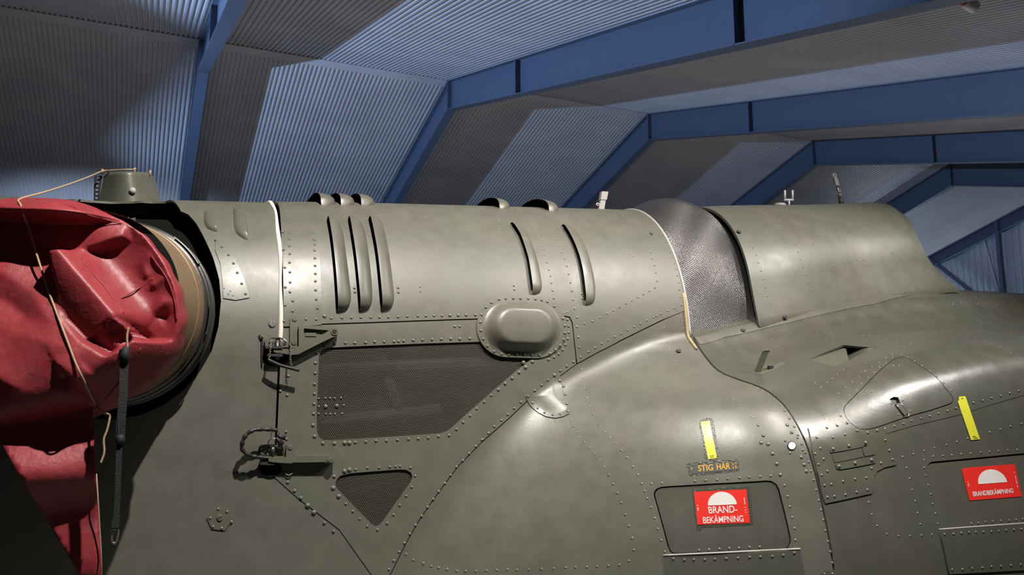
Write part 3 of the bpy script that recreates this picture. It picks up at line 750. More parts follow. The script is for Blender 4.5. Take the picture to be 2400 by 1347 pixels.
# two shallow scoops on the tail cowl, step edge towards the nose
for L_, R_ in (([(505, 497), (505, 520), (509, 543)], [(478, 498), (478, 520), (486, 540)]), ([(574, 490), (577, 520), (581, 562)], [(546, 492), (548, 530), (556, 556)])):
    L, R = pxs(AFT, L_), pxs(AFT, R_); v = []; f = []; nv, nu = 14, 8
    def sm(C, t):
        d = np.linspace(0, 1, len(C)); return np.array([np.interp(t, d, C[:, 0]), np.interp(t, d, C[:, 1])])
    for i in range(nv):
        tv = i / (nv - 1); e = min(1, (1 - tv) / .25)
        for k in range(nu + 1):
            u = min(k / (nu - 1), 1); p = sm(L, tv); q = sm(R, tv); pp = p + (q - p) * u * (.3 + .7 * math.sqrt(max(0, 1 - (1 - e) ** 2)))
            h = .013 * math.sqrt(max(0, 1 - u ** 2)) * math.sqrt(max(0, 1 - (1 - e) ** 2)) + .001
            if k == nu: pp = p; h = -.002
            v.append(tuple(AFT.P(pp[None])[0] + AFT.N(pp[None])[0] * h))
        # step wall is the last column joined to the first
    for i in range(nv - 1):
        b0, b1 = i * (nu + 1), (i + 1) * (nu + 1)
        for k in range(nu - 1): f.append((b0 + k, b0 + k + 1, b1 + k + 1, b1 + k))
        f.append((b0 + nu, b0, b1, b1 + nu))
    obj('scoop', pyd(v, f), 'olive', heli, True)

def stadium(cx, cy_, a, b_, tilt, n=26):
    pts = []; l = a - b_; ct, st = math.cos(tilt), math.sin(tilt)
    for i in range(n + 1):
        t = -math.pi / 2 + math.pi * i / n; pts.append((l + b_ * math.cos(t), b_ * math.sin(t)))
    for i in range(n + 1):
        t = math.pi / 2 + math.pi * i / n; pts.append((-l + b_ * math.cos(t), b_ * math.sin(t)))
    return [(cx + x * ct - y * st, cy_ + x * st + y * ct) for x, y in pts]
fl_ = plate('blister_flange', AFT, stadium(1221, 767, 105, 71, .035), .0065, 'olive', step=.016)
bl_ = dome('blister', AFT, stadium(1222, 767, 91, 57, .035), lambda r: .030 * (1 - float(sstep(.60, 1.0, r)) ** 1.15) + .007 * (1 - r * r), 'olive', fl_, 18, .0065)
PATCH = [(1230.6, 929.4), (1233, 924.7), (1260, 902), (1290, 878.3), (1297, 874.8), (1304, 877), (1311.4, 881.9), (1323.3, 898.5), (1330.4, 917.5), (1334, 936.5), (1338.7, 960.3), (1335, 969.8), (1321, 976.9), (1302, 980.5), (1280.5, 977), (1261.5, 967.4), (1242.5, 950.8)]
pp_ = plate('patch_plate', AFT, PATCH, .0045, 'olive', step=.014)
pc_ = np.array(PATCH); cc = pc_.mean(0)
dome('patch_blister', AFT, round_poly([tuple(cc + (q - cc) * .80) for q in pc_], 1), lambda r: .010 * max(0, 1 - r ** 2) ** 1.6, 'olive', pp_, 8, .0046)
plate('patch_plate', AFT, [(505, 560), (526, 573), (549.7, 606), (571, 651.4), (585, 697.8), (552, 703.7), (523, 699), (522, 673), (517, 620.6), (504, 587)], .003, 'olive', step=.014)
plate('cowl_doubler', AFT, [(664, 543), (742, 543), (748, 600), (752, 680), (752, 762), (664, 766), (663, 640)], .0062, 'olive', step=.016, thick=.003)
hexp = plate('hexagon_plate', AFT, [(484.5, 1213), (496, 1239), (527, 1242.6), (543, 1220), (536, 1193), (509, 1186)], .003, 'olive_plain')
plate('hinge_plate', AFT, [(1555, 1303), (1700, 1297), (1874, 1289), (1888, 1362), (1880, 1420), (1570, 1430), (1560, 1362)], .004, 'olive_gloss', step=.02)
plate('joint_plate', CAB, [(1922, 1420), (1918, 1345), (1930, 1336), (1962, 1335), (1975, 1420)], .003, 'olive_gloss', step=.016)
pl2 = plate('hinge_plate', CAB, [(2199, 1242), (2300, 1234.5), (2400, 1227.5), (2500, 1221), (2500, 1330), (2400, 1335.5), (2300, 1341), (2222, 1345)], .005, 'olive_gloss', step=.02)
plate('lower_plate', CAB, [(2226, 1353), (2400, 1342), (2500, 1336), (2500, 1460), (2250, 1470)], .001, 'olive_gloss', step=.03)
def pxtube(name, surf, pts, r, h, mat, parent=None, n=8, per=6):
    P = [surf.at(x, y, (hh[0] if (hh := q) else h)) for (x, y, *q) in pts]; m = MB(); m.tube(smooth_path(P, per), r, n); return m.build(name, mat, parent or heli, True)
pxtube('hinge_rod', AFT, [(1555, 1301.5), (1700, 1294.5), (1874, 1286)], .003, .004, 'palegrey')
pxtube('hinge_rod', CAB, [(2199, 1240.5), (2300, 1233), (2400, 1226), (2500, 1219.5)], .0026, .003, 'palegrey')
DBL = [(1893, 1004), (1940, 994), (1985, 985.6), (1993, 995), (2004, 1002.7), (2019.6, 1008.5), (2035, 1008.5), (2064, 1001.5), (2070.8, 1004.4), (2085, 1045), (2099.9, 1087.3), (2096, 1090), (2070.8, 1095.8), (2053.7, 1105), (2046.5, 1117), (2045, 1131), (2046, 1148), (2041.8, 1156.4), (1990, 1168), (1932.5, 1180), (1925.6, 1161.6), (1913.7, 1107), (1902, 1057)]
dbl = plate('doubler_plate', CAB, DBL, .0045, 'olive_gloss', step=.016)
plate('doubler_strip', CAB, [(2073, 1005), (2240, 959), (2400, 912), (2500, 882), (2500, 896), (2400, 926), (2240, 974), (2077, 1016)], .0024, 'olive_gloss', step=.02)
plate('latch_strip', CAB, [(1943, 1050), (1946, 1046), (2027, 1031), (2029, 1040), (2018, 1048.5), (1943.6, 1062)], .0075, 'olive_gloss', dbl)
plate('latch_strip', CAB, [(1954, 1087), (2051, 1068.5), (2047.8, 1085.6), (1965, 1101.4), (1958, 1099)], .0075, 'olive_gloss', dbl)
plate('latch_recess', CAB, [(1944.4, 1062), (2041.8, 1043), (2050.5, 1067), (1951, 1088)], .0040, 'dark', dbl)
plate('latch_slide', CAB, [(1947, 1064), (2015, 1051), (2021, 1071), (1953, 1084.5)], .0062, 'olive_gloss', dbl)
plate('latch_button', CAB, [(2017.5, 1050.5), (2041, 1046), (2048, 1065.5), (2023.5, 1070.5)], .0070, 'olive_gloss', dbl)
# access cover latch
plate('latch_blade', CAB, [(2097, 948), (2107, 945), (2127, 970), (2118, 974)], .004, 'olive_gloss', tri)
pxtube('latch_wire', CAB, [(2098, 948), (2119, 975), (2128, 971), (2108, 944)], .0014, .005, 'steel', tri, 6, 3)
plate('latch_lip', CAB, [(2086, 937), (2094, 931), (2104, 932), (2108, 943), (2098, 947)], -.008, 'black', tri, thick=.001)
# step pocket in the cabin roof
def deeper(surf, x, y, dd):
    return surf.at(x, y) + ray(x, y) * dd
A_ = CAB.at(1899.4, 842.3); B_ = CAB.at(1978, 808.3); C_ = CAB.at(2036, 813.5); C2 = CAB.at(2054, 814.7); D_ = CAB.at(1989.3, 845); E_ = CAB.at(1958.9, 859.3); F_ = CAB.at(1935.5, 853)
Bd = deeper(CAB, 1981.5, 811, .05); Ed = deeper(CAB, 1989.5, 846, .05)
obj('step_floor', pyd([A_, B_, Bd, Ed, E_, F_], [(0, 1, 2), (0, 2, 3), (0, 3, 4), (0, 4, 5)]), 'olive_plain', heli)
obj('step_end_wall', pyd([deeper(CAB, 1981.5, 813, .17), CAB.at(1982, 809), C_, C2, CAB.at(2034, 823), deeper(CAB, 1989.5, 846, .17)], [(0, 1, 2), (0, 2, 4), (2, 3, 4), (0, 4, 5)]), 'olive_plain', heli)  # set deep so the near-black backing reads as shade in the pocket
# flip-up step beside it
plate('step_tray', CAB, [(1758, 869), (1775, 862), (1836, 849), (1843, 851), (1815, 866), (1789, 877), (1770, 875)], .0015, 'olive_plain')
a, b_ = CAB.at(1774, 873), CAB.at(1795, 822) ; up_ = Vector((0, -.15, 1)).normalized()
foot = CAB.at(1775, 872); d_ = ray(1795, 822); tip = None
n_ = Vector((0, -.35, 1)).normalized()
# lever stands up from the deck: its tip is the point of the view ray nearest to the upright line over the foot
best = min(((CAMP + d_ * (foot - CAMP).length * k), k) for k in [1.0]) [0]
tip = best
sd = Vector((1, -.2, 0)).normalized()
mb = MB(); ax = (tip - foot).normalized(); th = ax.cross(sd).normalized()
mb.box((foot + tip) / 2 , .019, .014, (tip - foot).length, (sd, th, ax)); mb.build('step_lever', 'olive_plain', heli)
mb = MB(); mb.box(tip, .024, .014, .008, (sd, th, ax)); mb.build('step_lever_tip', 'steel', heli)
mb = MB(); mb.box(CAB.at(1806, 864, .006), .02, .012, .012); mb.build('step_catch', 'darksteel', heli)
# white plug and dark washers
plg = plate('plug', AFT, disc_px(1855, 1045, 8.6), .004, 'plug'); plate('plug_ring', AFT, disc_px(1855, 1045, 10.2, 20), .0028, 'dark')
mbw = []
for surf, x, y, r in ((AFT, 1590, 824, 5), (AFT, 1525.6, 549.8, 3.5), (FAIR, 1731, 544, 4.5), (FAIR, 1839, 744, 4.6), (CAB, 1741, 775.6, 4.6)):
    c, n = surf.frame(x, y, .0055); u = n.orthogonal().normalized(); v_ = n.cross(u); k = (c - CAMP).length / FPX
    m = MB(); m.torus(c, u, v_, r * k * .8, r * k * .35, 14, 6); m.tube([c - n * .002, c + n * .001], r * k * .5, 10); m.build('washer', 'darksteel', heli, True)

# ------------------------------------------------------------------ screws, latches, chains
def screw(surf, x, y, r, h, mat, parent, ang=.6, name='screw'):
    c, n = surf.frame(x, y, h); k = (c - CAMP).length / FPX * r; u = Vector((1, 0, 0)); u = (u - n * u.dot(n)).normalized(); v_ = n.cross(u)
    a_ = u * math.cos(ang) + v_ * math.sin(ang); b2 = n.cross(a_); m = MB(); hh = k * .35; g = .13
    ring = [c + (a_ * math.cos(t) + b2 * math.sin(t)) * k for t in [2 * math.pi * i / 18 for i in range(18)]]
    m.add([q - n * .002 for q in ring] + [q + n * hh * .35 for q in ring], [(i, (i + 1) % 18, 18 + (i + 1) % 18, 18 + i) for i in range(18)] + [tuple(range(18, 36))])
    for sg in (1, -1):
        pts = []
        t0 = math.asin(g)
        for i in range(11):
            t = t0 + (math.pi - 2 * t0) * i / 10; pts.append((math.cos(t), math.sin(t) * sg))
        base = [c + (a_ * p + b2 * q) * k + n * hh * .3 for p, q in pts]; mid = [c + (a_ * p * .8 + b2 * (q * .8 + sg * g * .2)) * k + n * hh for p, q in pts]
        nn = len(pts); m.add(base + mid, [(i, i + 1, nn + i + 1, nn + i) for i in range(nn - 1)] + [(nn - 1, 0, nn, 2 * nn - 1), tuple(range(nn, 2 * nn))])
    me = pyd(m.v, m.f); bm = bmesh.new(); bm.from_mesh(me); bmesh.ops.recalc_face_normals(bm, faces=bm.faces); bm.to_mesh(me); bm.free()
    return obj(name, me, mat, parent, False)
def chain(surf, pts, h, parent, n_links, name='chain_link'):
    P = smooth_path([surf.at(x, y, hh) for x, y, hh in pts], 10); L = [0]
    for i in range(1, len(P)): L.append(L[-1] + (P[i] - P[i - 1]).length)
    def at(t):
        for i in range(1, len(P)):
            if L[i] >= t: return P[i - 1].lerp(P[i], (t - L[i - 1]) / max(1e-9, L[i] - L[i - 1]))
        return P[-1]
    st = L[-1] / n_links
    for i in range(n_links):
        a, b_ = at(i * st), at((i + 1) * st); c = (a + b_) / 2; t = (b_ - a).normalized(); s_ = Vector((1, 0, 0)) if i % 2 else Vector((.5, -.86, 0)); s_ = (s_ - t * s_.dot(t)).normalized()
        m = MB(); pts_ = [c + t * math.cos(q) * st * .68 + s_ * math.sin(q) * st * .32 for q in [2 * math.pi * j / 12 for j in range(13)]]
        m.tube(pts_, .0009, 5, False); m.build(name, 'chain', parent, True)
# upper latch
lat1 = plate('latch_recess_shade', AFT, round_poly([(615, 792), (678, 792), (678, 846), (662, 857), (615, 857)], 2), .0046, 'dark', thick=.002)  # flat near-black patch in place of a shaded hollow
lat1['label'] = 'flat near-black patch painted as the shade in the upper cowl latch recess'
plate('recess_rim', AFT, round_poly([(611.5, 789), (616, 789), (616, 860), (611.5, 856)], 1), .006, 'black', lat1)
tab = plate('latch_tab', AFT, [(678, 748), (680.5, 742), (688, 739), (695.5, 742), (698.5, 748), (698.5, 815), (680.7, 816.5), (678, 812)], .011, 'olive_plain', lat1)
ARM = [(697, 766), (740, 767), (778.7, 769), (786, 773), (789.9, 780.9), (787, 788), (781, 792), (775.7, 792.8), (735, 812), (695.6, 831.4), (679, 832.5), (654, 828.4), (640.6, 827), (638, 824), (640, 819.5), (674.8, 818.8), (692, 817), (697, 812)]
ARMH = [(709, 773), (768, 777.5), (712, 809.5), (709, 805)]
plate('latch_arm', AFT, ARM, .026, 'olive_plain', lat1, [ARMH])
plate('latch_arm_web', AFT, [(704, 769), (776, 772), (776, 779), (712, 814), (704, 812)], .015, 'olive_plain', lat1)
plate('maker_plate', AFT, [(713, 772.5), (759, 774), (759, 779), (713, 777.5)], .0175, 'olive_plain', lat1)
plate('maker_plate', AFT, [(713.4, 781.5), (739.4, 782), (739.4, 790), (713.4, 789.5)], .0175, 'olive_plain', lat1)
plate('latch_boss', AFT, disc_px(780, 780, 8.5), .029, 'olive_plain', lat1)
plate('clevis', AFT, [(620, 797), (645, 795), (645, 814), (620, 814)], .012, 'olive_plain', lat1)
plate('clevis', AFT, [(655, 797), (673, 797), (675, 814), (655, 815)], .012, 'olive_plain', lat1)
plate('clevis_plate', AFT, [(619, 813), (660, 813), (660, 818.5), (619, 818.5)], .030, 'darksteel', lat1)
plate('clevis_plate', AFT, [(623, 830.5), (660, 830.5), (658, 837), (624, 836)], .030, 'darksteel', lat1)
mb = MB(); mb.tube([AFT.at(648, 799, .018), AFT.at(648, 843, .018)], .007, 12); mb.build('latch_pin', 'darksteel', lat1, True)
for x, y, r, h, a, mt in ((688.9, 749.7, 6, .011, 1.0, 'olive_plain'), (687.4, 804, 6, .011, 1.57, 'olive_plain'), (780, 779.6, 5.2, .029, .3, 'darksteel'), (634, 804.5, 5.5, .012, .2, 'darksteel'), (665, 805, 5, .012, .8, 'darksteel')):
    screw(AFT, x, y, r, h, mt, lat1, a)
chain(AFT, [(634.7, 797, .02), (631, 812, .032), (629, 828, .036), (626, 843, .038)], 0, lat1, 9)
chain(AFT, [(677, 814, .032), (676.5, 830, .036), (676, 845, .038), (678.5, 860, .040)], 0, lat1, 9)
pxtube('lanyard_wire', AFT, [(651, 793, .022), (660, 797, .03), (669, 804, .034), (677, 814, .034)], .0016, .03, 'steel', lat1)
pxtube('lanyard_wire', AFT, [(652, 794, .022), (658, 802, .028), (660, 812, .03)], .0012, .03, 'steel', lat1)
pxtube('toggle_bar', AFT, [(623.5, 843.3, .038), (633, 849, .040), (654, 858, .042), (676, 864, .042), (696, 869, .042)], .0052, .04, 'black', lat1)
pxtube('split_pin', AFT, [(607, 784, .004), (612, 788, .010), (618, 793, .012)], .0028, .01, 'olive_plain', lat1)
# lower latch
lat2 = plate('latch_base', AFT, round_poly([(605.8, 1052), (607, 1044), (616, 1041), (655, 1040.5), (664, 1044), (665, 1070), (612, 1071), (607, 1066)], 1), .006, 'black')
lat2['label'] = 'lower cowl latch with a taped wire loop'
plate('latch_plate', AFT, round_poly([(608, 1052), (610, 1046), (618, 1043.5), (653, 1043), (661, 1047), (662, 1067), (612, 1068)], 1), .0085, 'olive_plain', lat2)
ARM2 = [(626.6, 1073), (664.9, 1071.7), (667, 1067.8), (668, 1050), (669.4, 1041), (676.5, 1036.5), (683.5, 1040.5), (686, 1048), (687.4, 1061), (690.8, 1066), (720, 1066.2), (762, 1066), (770.6, 1066.2), (778.6, 1070), (780.8, 1077.9), (776, 1085.5), (769, 1087.6), (762, 1084.5), (758, 1081.5), (720, 1082.2), (682.9, 1082.4), (679.5, 1084.6), (666, 1084), (636.7, 1081.8), (626.6, 1080)]
plate('latch_arm', AFT, ARM2, .028, 'olive_plain', lat2, thick=.03)
plate('latch_boss', AFT, disc_px(769.5, 1077, 8.6), .031, 'olive_plain', lat2)
plate('latch_bracket', AFT, [(607.5, 1081), (642, 1081.5), (640, 1089), (608.5, 1088)], .024, 'darksteel', lat2)
plate('latch_bracket', AFT, [(611, 1068), (662, 1068), (662, 1072), (611, 1072.5)], .022, 'olive_plain', lat2)
plate('latch_cup', AFT, round_poly([(604, 1082), (660, 1086), (660, 1106), (640, 1118), (622, 1116), (606, 1104)], 2), .0052, 'dark', lat2)
mb = MB(); mb.tube([AFT.at(637, 1045, .018), AFT.at(637, 1066, .018)], .0075, 12); mb.build('latch_pin', 'darksteel', lat2, True)
for x, y, r, h, a in ((621.6, 1055.4, 6, .0085, .5), (652.5, 1055.4, 5.6, .0085, .9), (676.7, 1047.5, 5.6, .028, 1.2), (769.5, 1077.3, 6, .031, 1.2)):
    screw(AFT, x, y, r, h, 'darksteel' if h < .02 else 'olive_plain', lat2, a)
LOOP = [(646, 1008, .034), (632, 1006, .040), (615, 1005.5, .045), (596, 1006, .050), (580, 1012, .052), (569, 1023, .052), (564, 1036, .050), (563, 1049, .046), (571, 1060, .042), (586, 1067, .036), (600, 1070, .030), (613, 1071, .024)]
P = smooth_path([AFT.at(x, y, h) for x, y, h in LOOP], 6); rs = [.0062 * (1 + .16 * math.sin(i * .9)) for i in range(len(P))]
mb = MB(); mb.tube(P, rs, 10); mb.build('wire_loop', 'black', lat2, True)['label'] = 'black taped wire loop'
for (x, y, r, h, mt) in ((641, 1017, 9.6, .036, 'steel'), (634.5, 1035, 8.5, .030, 'black')):
    c, n = AFT.frame(x, y, h); k = (c - CAMP).length / FPX; mb = MB(); mb.torus(c, Vector((1, 0, .2)), Vector((0, -.25, 1)), r * k, .0014, 20, 6); mb.build('key_ring', mt, lat2, True)
mb = MB(); mb.tube([AFT.at(646, 1020, .034), AFT.at(664, 1026, .03)], [.004, .008], 8); mb.tube([AFT.at(644, 1024, .032), AFT.at(657, 1041, .026)], [.004, .010], 8); mb.build('tape_tail', 'black', lat2, True)['kind'] = 'stuff'
screw(AFT, 638, 758.5, 8.2, .001, 'steel', heli, 1.6)
screw(AFT, 515, 1213, 7, .003, 'olive_plain', hexp, .5)
pxtube('hook', AFT, [(664, 1106, .004), (675, 1113, .01), (685, 1108, .006)], .002, .006, 'olive_plain', lat2)

# ------------------------------------------------------------------ fittings on top


def ypt(x, y, Y=YC): return planeY(x, y, Y)
mb = MB(); m_ = 'white'
for (a, b_) in (((1839.5, 446), (1839.5, 467)), ((1857.5, 446), (1857.5, 467))):
    mb.tube([ypt(*a), ypt(*b_)], .0055, 10)
mb.tube([ypt(1838, 468.5), ypt(1859, 468.5)], .006, 8); mb.tube([ypt(1849, 469), ypt(1850, 485)], .0048, 8)
mb.build('fork_fitting', 'white', heli, True)['label'] = 'white two-pronged fork standing on the pylon fairing'
mb = MB(); cY = YC - .02
mb.tube([ypt(1974, 484, cY), ypt(1969, 462, cY)], [.017, .010], 12); mb.build('link_foot', 'olive_plain', heli, True)
mb = MB(); mb.tube([ypt(1968, 459, cY), ypt(1966, 454, cY)], .0145, 6); mb.tube([ypt(1965.6, 451.5, cY), ypt(1964.6, 446, cY)], .0145, 6); mb.build('link_nut', 'palegrey', heli, False)['kind'] = 'stuff'
mb = MB(); mb.tube([ypt(1968, 462, cY), ypt(1961.5, 434, cY)], .0075, 10); mb.build('link_rod', 'steel', heli, True)
mb = MB(); c = ypt(1956, 412, cY); mb.torus(c, Vector((1, 0, 0)), Vector((0, 0, 1)), .0095, .0055, 16, 8)
a = ypt(1957, 417, cY); b_ = ypt(1961, 435, cY); ax = (b_ - a).normalized(); mb.box((a + b_) / 2, .024, .014, (b_ - a).length, (Vector((1, 0, 0)), Vector((0, 1, 0)), -ax)); mb.build('link_eye', 'white', heli, False)['label'] = 'white eye end of the control link'
mb = MB(); mb.tube([ypt(1828, 486), ypt(1828, 478)], [.035, .028], 16); mb.build('cap', 'palegrey', heli, True)
def slab_px(pts, Y, dp):
    f_ = [planeY(x, y, Y) for x, y in pts]; n = len(f_); bk = [p + Vector((0, dp, 0)) for p in f_]; m = MB()
    m.add(f_ + bk, [tuple(range(n)), tuple(reversed(range(n, 2 * n)))] + [(i, n + i, n + (i + 1) % n, (i + 1) % n) for i in range(n)]); return m
slab_px([(1411, 448), (1426, 449), (1422, 468), (1408, 467)], YC, .02).build('vent_post_cap', 'palegrey', heli)
slab_px([(1408.5, 467), (1420, 468), (1415, 498), (1402, 498)], YC + .003, .015).build('vent_post', 'palegrey', heli)
mb = MB(); mb.torus(ypt(1401, 479, YC + .01), Vector((1, 0, 0)), Vector((0, .3, 1)), .007, .003, 12, 6); mb.build('shackle', 'steel', heli, True)
# ---- vent stub behind the exhaust

def stub():
    Yf = YC + .10; b0 = planeY(226, 488, Yf); b1 = planeY(384, 494, Yf); t0 = planeY(246, 404, Yf); t1 = planeY(354, 404, Yf)
    v = []; f = []; n = 20; m = 10
    for j in range(m + 1):
        tt = j / m; a = b0.lerp(t0, tt); c = b1.lerp(t1, tt)
        for i in range(n + 1):
            u = i / n; p = a.lerp(c, u); v.append((p.x, p.y - .10 * math.sin(math.pi * u), p.z - .024 * tt * math.sin(math.pi * u)))
    for j in range(m):
        for i in range(n): k = j * (n + 1) + i; f.append((k, k + 1, k + n + 2, k + n + 1))
    # crown
    k0 = len(v); mid = (t0 + t1) / 2 + Vector((0, .03, -.004)); v.append(tuple(mid))
    for i in range(n): f.append((m * (n + 1) + i, m * (n + 1) + i + 1, k0))
    o = obj('vent_duct', pyd(v, f), 'olive', heli, True); o['label'] = 'tapered olive vent duct with laced edges behind the exhaust'
    # laced flanges with holes at both edges
    for (p0, p1, wd, nm) in ((planeY(219, 478, Yf), planeY(221, 412, Yf), -1, 0), (planeY(380, 484, Yf), planeY(362, 414, Yf), 1, 1)):
        q0 = planeY(230, 478, Yf - .005) if wd < 0 else planeY(369, 484, Yf - .005); q1 = planeY(240, 412, Yf - .005) if wd < 0 else planeY(351, 414, Yf - .005)
        nh = 7; v = []; f = []
        for h in range(nh):
            ta, tb = h / nh, (h + 1) / nh; A0, A1 = p0.lerp(p1, ta), p0.lerp(p1, tb); B0, B1 = q0.lerp(q1, ta), q0.lerp(q1, tb); c = (A0 + A1 + B0 + B1) / 4
            k = len(v); q = [A0, A1, B1, B0]; v += [tuple(x) for x in q] + [tuple(c.lerp(x, .42)) for x in q]
            f += [(k + i, k + (i + 1) % 4, k + 4 + (i + 1) % 4, k + 4 + i) for i in range(4)]
        obj('laced_flange', pyd(v, f), 'black', o)
    c = planeY(311, 446, Yf - .106); mb = MB(); mb.tube([c + Vector((0, .02, 0)), c + Vector((0, -.002, 0))], .011, 12); mb.build('paint_chip', 'palegrey', o, True)
    for (x, y) in ((240, 399), (316, 396), (352, 402)):
        c = planeY(x, y, Yf - .02); mb = MB(); mb.tube([c - Vector((0, 0, .014)), c + Vector((0, 0, .004))], [.003, .0045], 8); mb.build('cord_hook', 'cord', o, True)
    return o
STUB = stub()

# ------------------------------------------------------------------ rivets (positions read off the skin, each on the surface)
CR = {'c3': (600, 440, 3.2077), 'c4': (540, 720, 3.207), 'c5': (1100, 440, 3.2067), 'c7': (1700, 400, 2.9286), 'b1': (1850, 800, 2.4618), 'b2': (560, 980, 3.670),
      'd': (600, 460, 4.209), 'e': (1100, 680, 4.21), 'g': (1480, 1100, 4.615), 'h': (1180, 1000, 3.8816), 'i': (2140, 1040, 4.388), 'j': (1900, 960, 5.854),
      'k': (1600, 930, 6.734), 'l': (1640, 700, 5.18), 'm': (2000, 680, 4.81), 'a': (400, 440, 4.209), 'z': (0, 740, 2.2186)}
RIV = []
def rv(surf, crop, r, txt, h=0.0):
    ox, oy, s = CR[crop]
    for t in txt.split():
        x, y = t.split(','); RIV.append((surf, ox + float(x) / s, oy + float(y) / s, r, h))
U = .004   # rivets on the cowl panel, which stands a little proud
rv(AFT, 'd', 2.0, '285,97 298,150 310,192 318,243 320,300 560,263 557,315', U)
rv(AFT, 'd', 3.5, '326,373 330,435 327,502 331,580 329,664 331,758 334,857 332,952 360,1038 359,1137 258,362 272,538 281,713 286,906 285,1080 273,1234 565,373 573,440 577,488 575,546 578,620 580,695 583,773 583,845 586,932 592,1023 604,1109 591,1217 492,1217', .006)
rv(AFT, 'd', 2.8, '407,363 482,363', .006)
rv(AFT, 'd', 4.8, '673,1185', U)
rv(AFT, 'd', 3.4, '740,1204 846,1200 939,1200 1032,1197 1130,1197 1216,1195 1303,1194 1399,1192 968,910 973,950 1398,905 1402,950', U)
rv(AFT, 'd', 2.5, '882,283 887,310 1300,280 1312,308', U)
rv(AFT, 'd', 1.9, '620,226 703,211 793,211 868,211 960,211 1047,210 1138,211 1230,211 1322,215 1413,213', U)
rv(AFT, 'c3', 3.4, '1134,968 1214,966 1275,965 1336,964 1396,963', U)
rv(AFT, 'c3', 4.0, '1456,961 1518,960 1577,958 1646,957', U)
rv(AFT, 'c3', 1.9, '1140,231 1208,231 1275,231 1335,234 1400,236 1462,238 1522,235 1587,243 1645,245 1705,248 1763,252 1822,256 1883,260 1940,262 2003,268', U)
rv(AFT, 'c3', 1.6, '910,133 975,143 1040,150 1100,155 1170,158 1240,161 1310,163 1400,165 1480,168 1560,171 1640,174 1700,176 1760,178 1880,180 1960,182', U)
rv(AFT, 'c3', 2.4, '1232,747 1232,783 1818,297 1830,316', U)
rv(AFT, 'c3', 3.0, '1935,738 1940,768', U)
D = .002
rv(AFT, 'c3', 3.6, '1493,1042 1530,1042 592,1168 671,1166 741,1166 823,1163 891,1158 963,1157 1037,1155 1072,1153 1108,1150 1181,1146 1250,1143 1322,1140 1391,1137 1606,1133 518,1186', D)
rv(AFT, 'c3', 4.0, '1463,1135 1531,1136', D)
rv(AFT, 'c4', 3.7, '650,344 638,418 636,494 632,577 631,650 627,725 625,799 435,516 375,629 426,660 429,597 418,935 421,990 939,1014 1017,1010 1093,1003 1172,1002 1254,996 1338,990 1411,986 1486,980 1563,970 1643,962 1698,916 1749,863', D)
rv(AFT, 'c4', 4.4, '621,885 632,969 695,1021 781,1022', D)
rv(AFT, 'c4', 5.2, '858,1018 893,1018', D)
rv(AFT, 'c4', 2.6, '665,686 715,683 751,683 785,683 833,680 665,745 853,736 663,800 719,801 753,801 788,801 840,798', -.003)
rv(AFT, 'c4', 4.8, '717,744 801,740', -.003)
rv(AFT, 'b2', 5.2, '907,453 949,442 857,670 810,599 591,749 644,808', D)
rv(AFT, 'b2', 4.2, '818,500 418,548 478,622 533,684', D)
rv(AFT, 'b2', 3.3, '1003,440 1104,426 1206,424 1298,417 1346,413 1386,411 1474,424 1514,495 1485,590 1438,667 1382,747 1328,828 1273,902 1190,958 1101,928 1038,863 979,799 918,735 734,898 812,970', D)
rv(AFT, 'b2', 3.2, '2197,73 2145,127 2089,183 2036,240 1979,302 1925,362 1870,416 1820,487 1770,558 1717,628 1669,694 1622,762 1570,839 1518,917 1469,993 1423,1072 1376,1147 1330,1222 1288,1298', D)
rv(AFT, 'b2', 3.5, '1436,1168 1497,1219 1586,1248 1654,1271 1718,1285 1791,1299 1874,1313 1950,1315 2039,1314 2128,1310 2219,1307 2309,1301')
rv(AFT, 'h', 3.4, '123,1303 231,1299 346,1294 457,1290 565,1281 656,1278 757,1275 853,1270 954,1263 1056,1257 1140,1220 1185,1121 1170,1013 1140,903 1108,798 1072,690 1036,601 997,520 960,438 35,1297')
rv(AFT, 'h', 2.4, '915,362 875,299 832,244 781,187 735,137 700,95 670,46 643,0 880,0 922,46 966,98 1017,147')
rv(AFT, 'h', 3.2, '1071,213 1123,280 1177,363 1221,437 1258,517 1284,585 1308,651 1344,733 1376,832 1405,929 1436,1033 1468,1136 1345,517 1441,512')
rv(AFT, 'e', 3.5, '57,243', U)
rv(AFT, 'e', 3.6, '114,245 103,318 107,400 131,482 172,550 237,604 310,631 383,637 459,636 536,636 608,638 687,643 790,625 845,590 889,545 924,488 934,423 936,351 916,283 831,163 763,118 706,101 646,93 574,88 498,87 428,87 353,87 286,95 212,128 157,174', .0065)
rv(AFT, 'e', 3.4, '932,226 961,216 965,291 977,355 978,417 968,478 946,538 918,588 880,630 834,660 780,684 1025,706 958,748 893,793 506,1103 441,1164 377,1224 314,1283 245,1343', D)
rv(AFT, 'e', 4.2, '620,706 487,810 421,867 352,921 285,980', D)
rv(AFT, 'e', 5.0, '532,713 553,760', D)
rv(AFT, 'e', 3.3, '212,1038 146,1102 72,1168 5,1237', D)
rv(AFT, 'e', 3.3, '772,886 708,936 641,990 573,1045 621,1114 674,1168 744,1213 825,1234 902,1228 976,1200', .0045)
rv(AFT, 'e', 4.2, '835,838 964,1128 928,953 888,893 948,1034', .0045)
rv(AFT, 'e', 2.8, '818,8 829,82 1007,11 1017,97 1033,183 1060,270 1055,360 1070,463 1080,563 1093,658 1104,38 1108,83 1130,330 1209,307 1237,568 1171,607', U)
rv(AFT, 'e', 2.8, '1108,782 1120,861 1133,962 1158,1060 1186,1142 1220,1221 1001,1277 1035,1343')
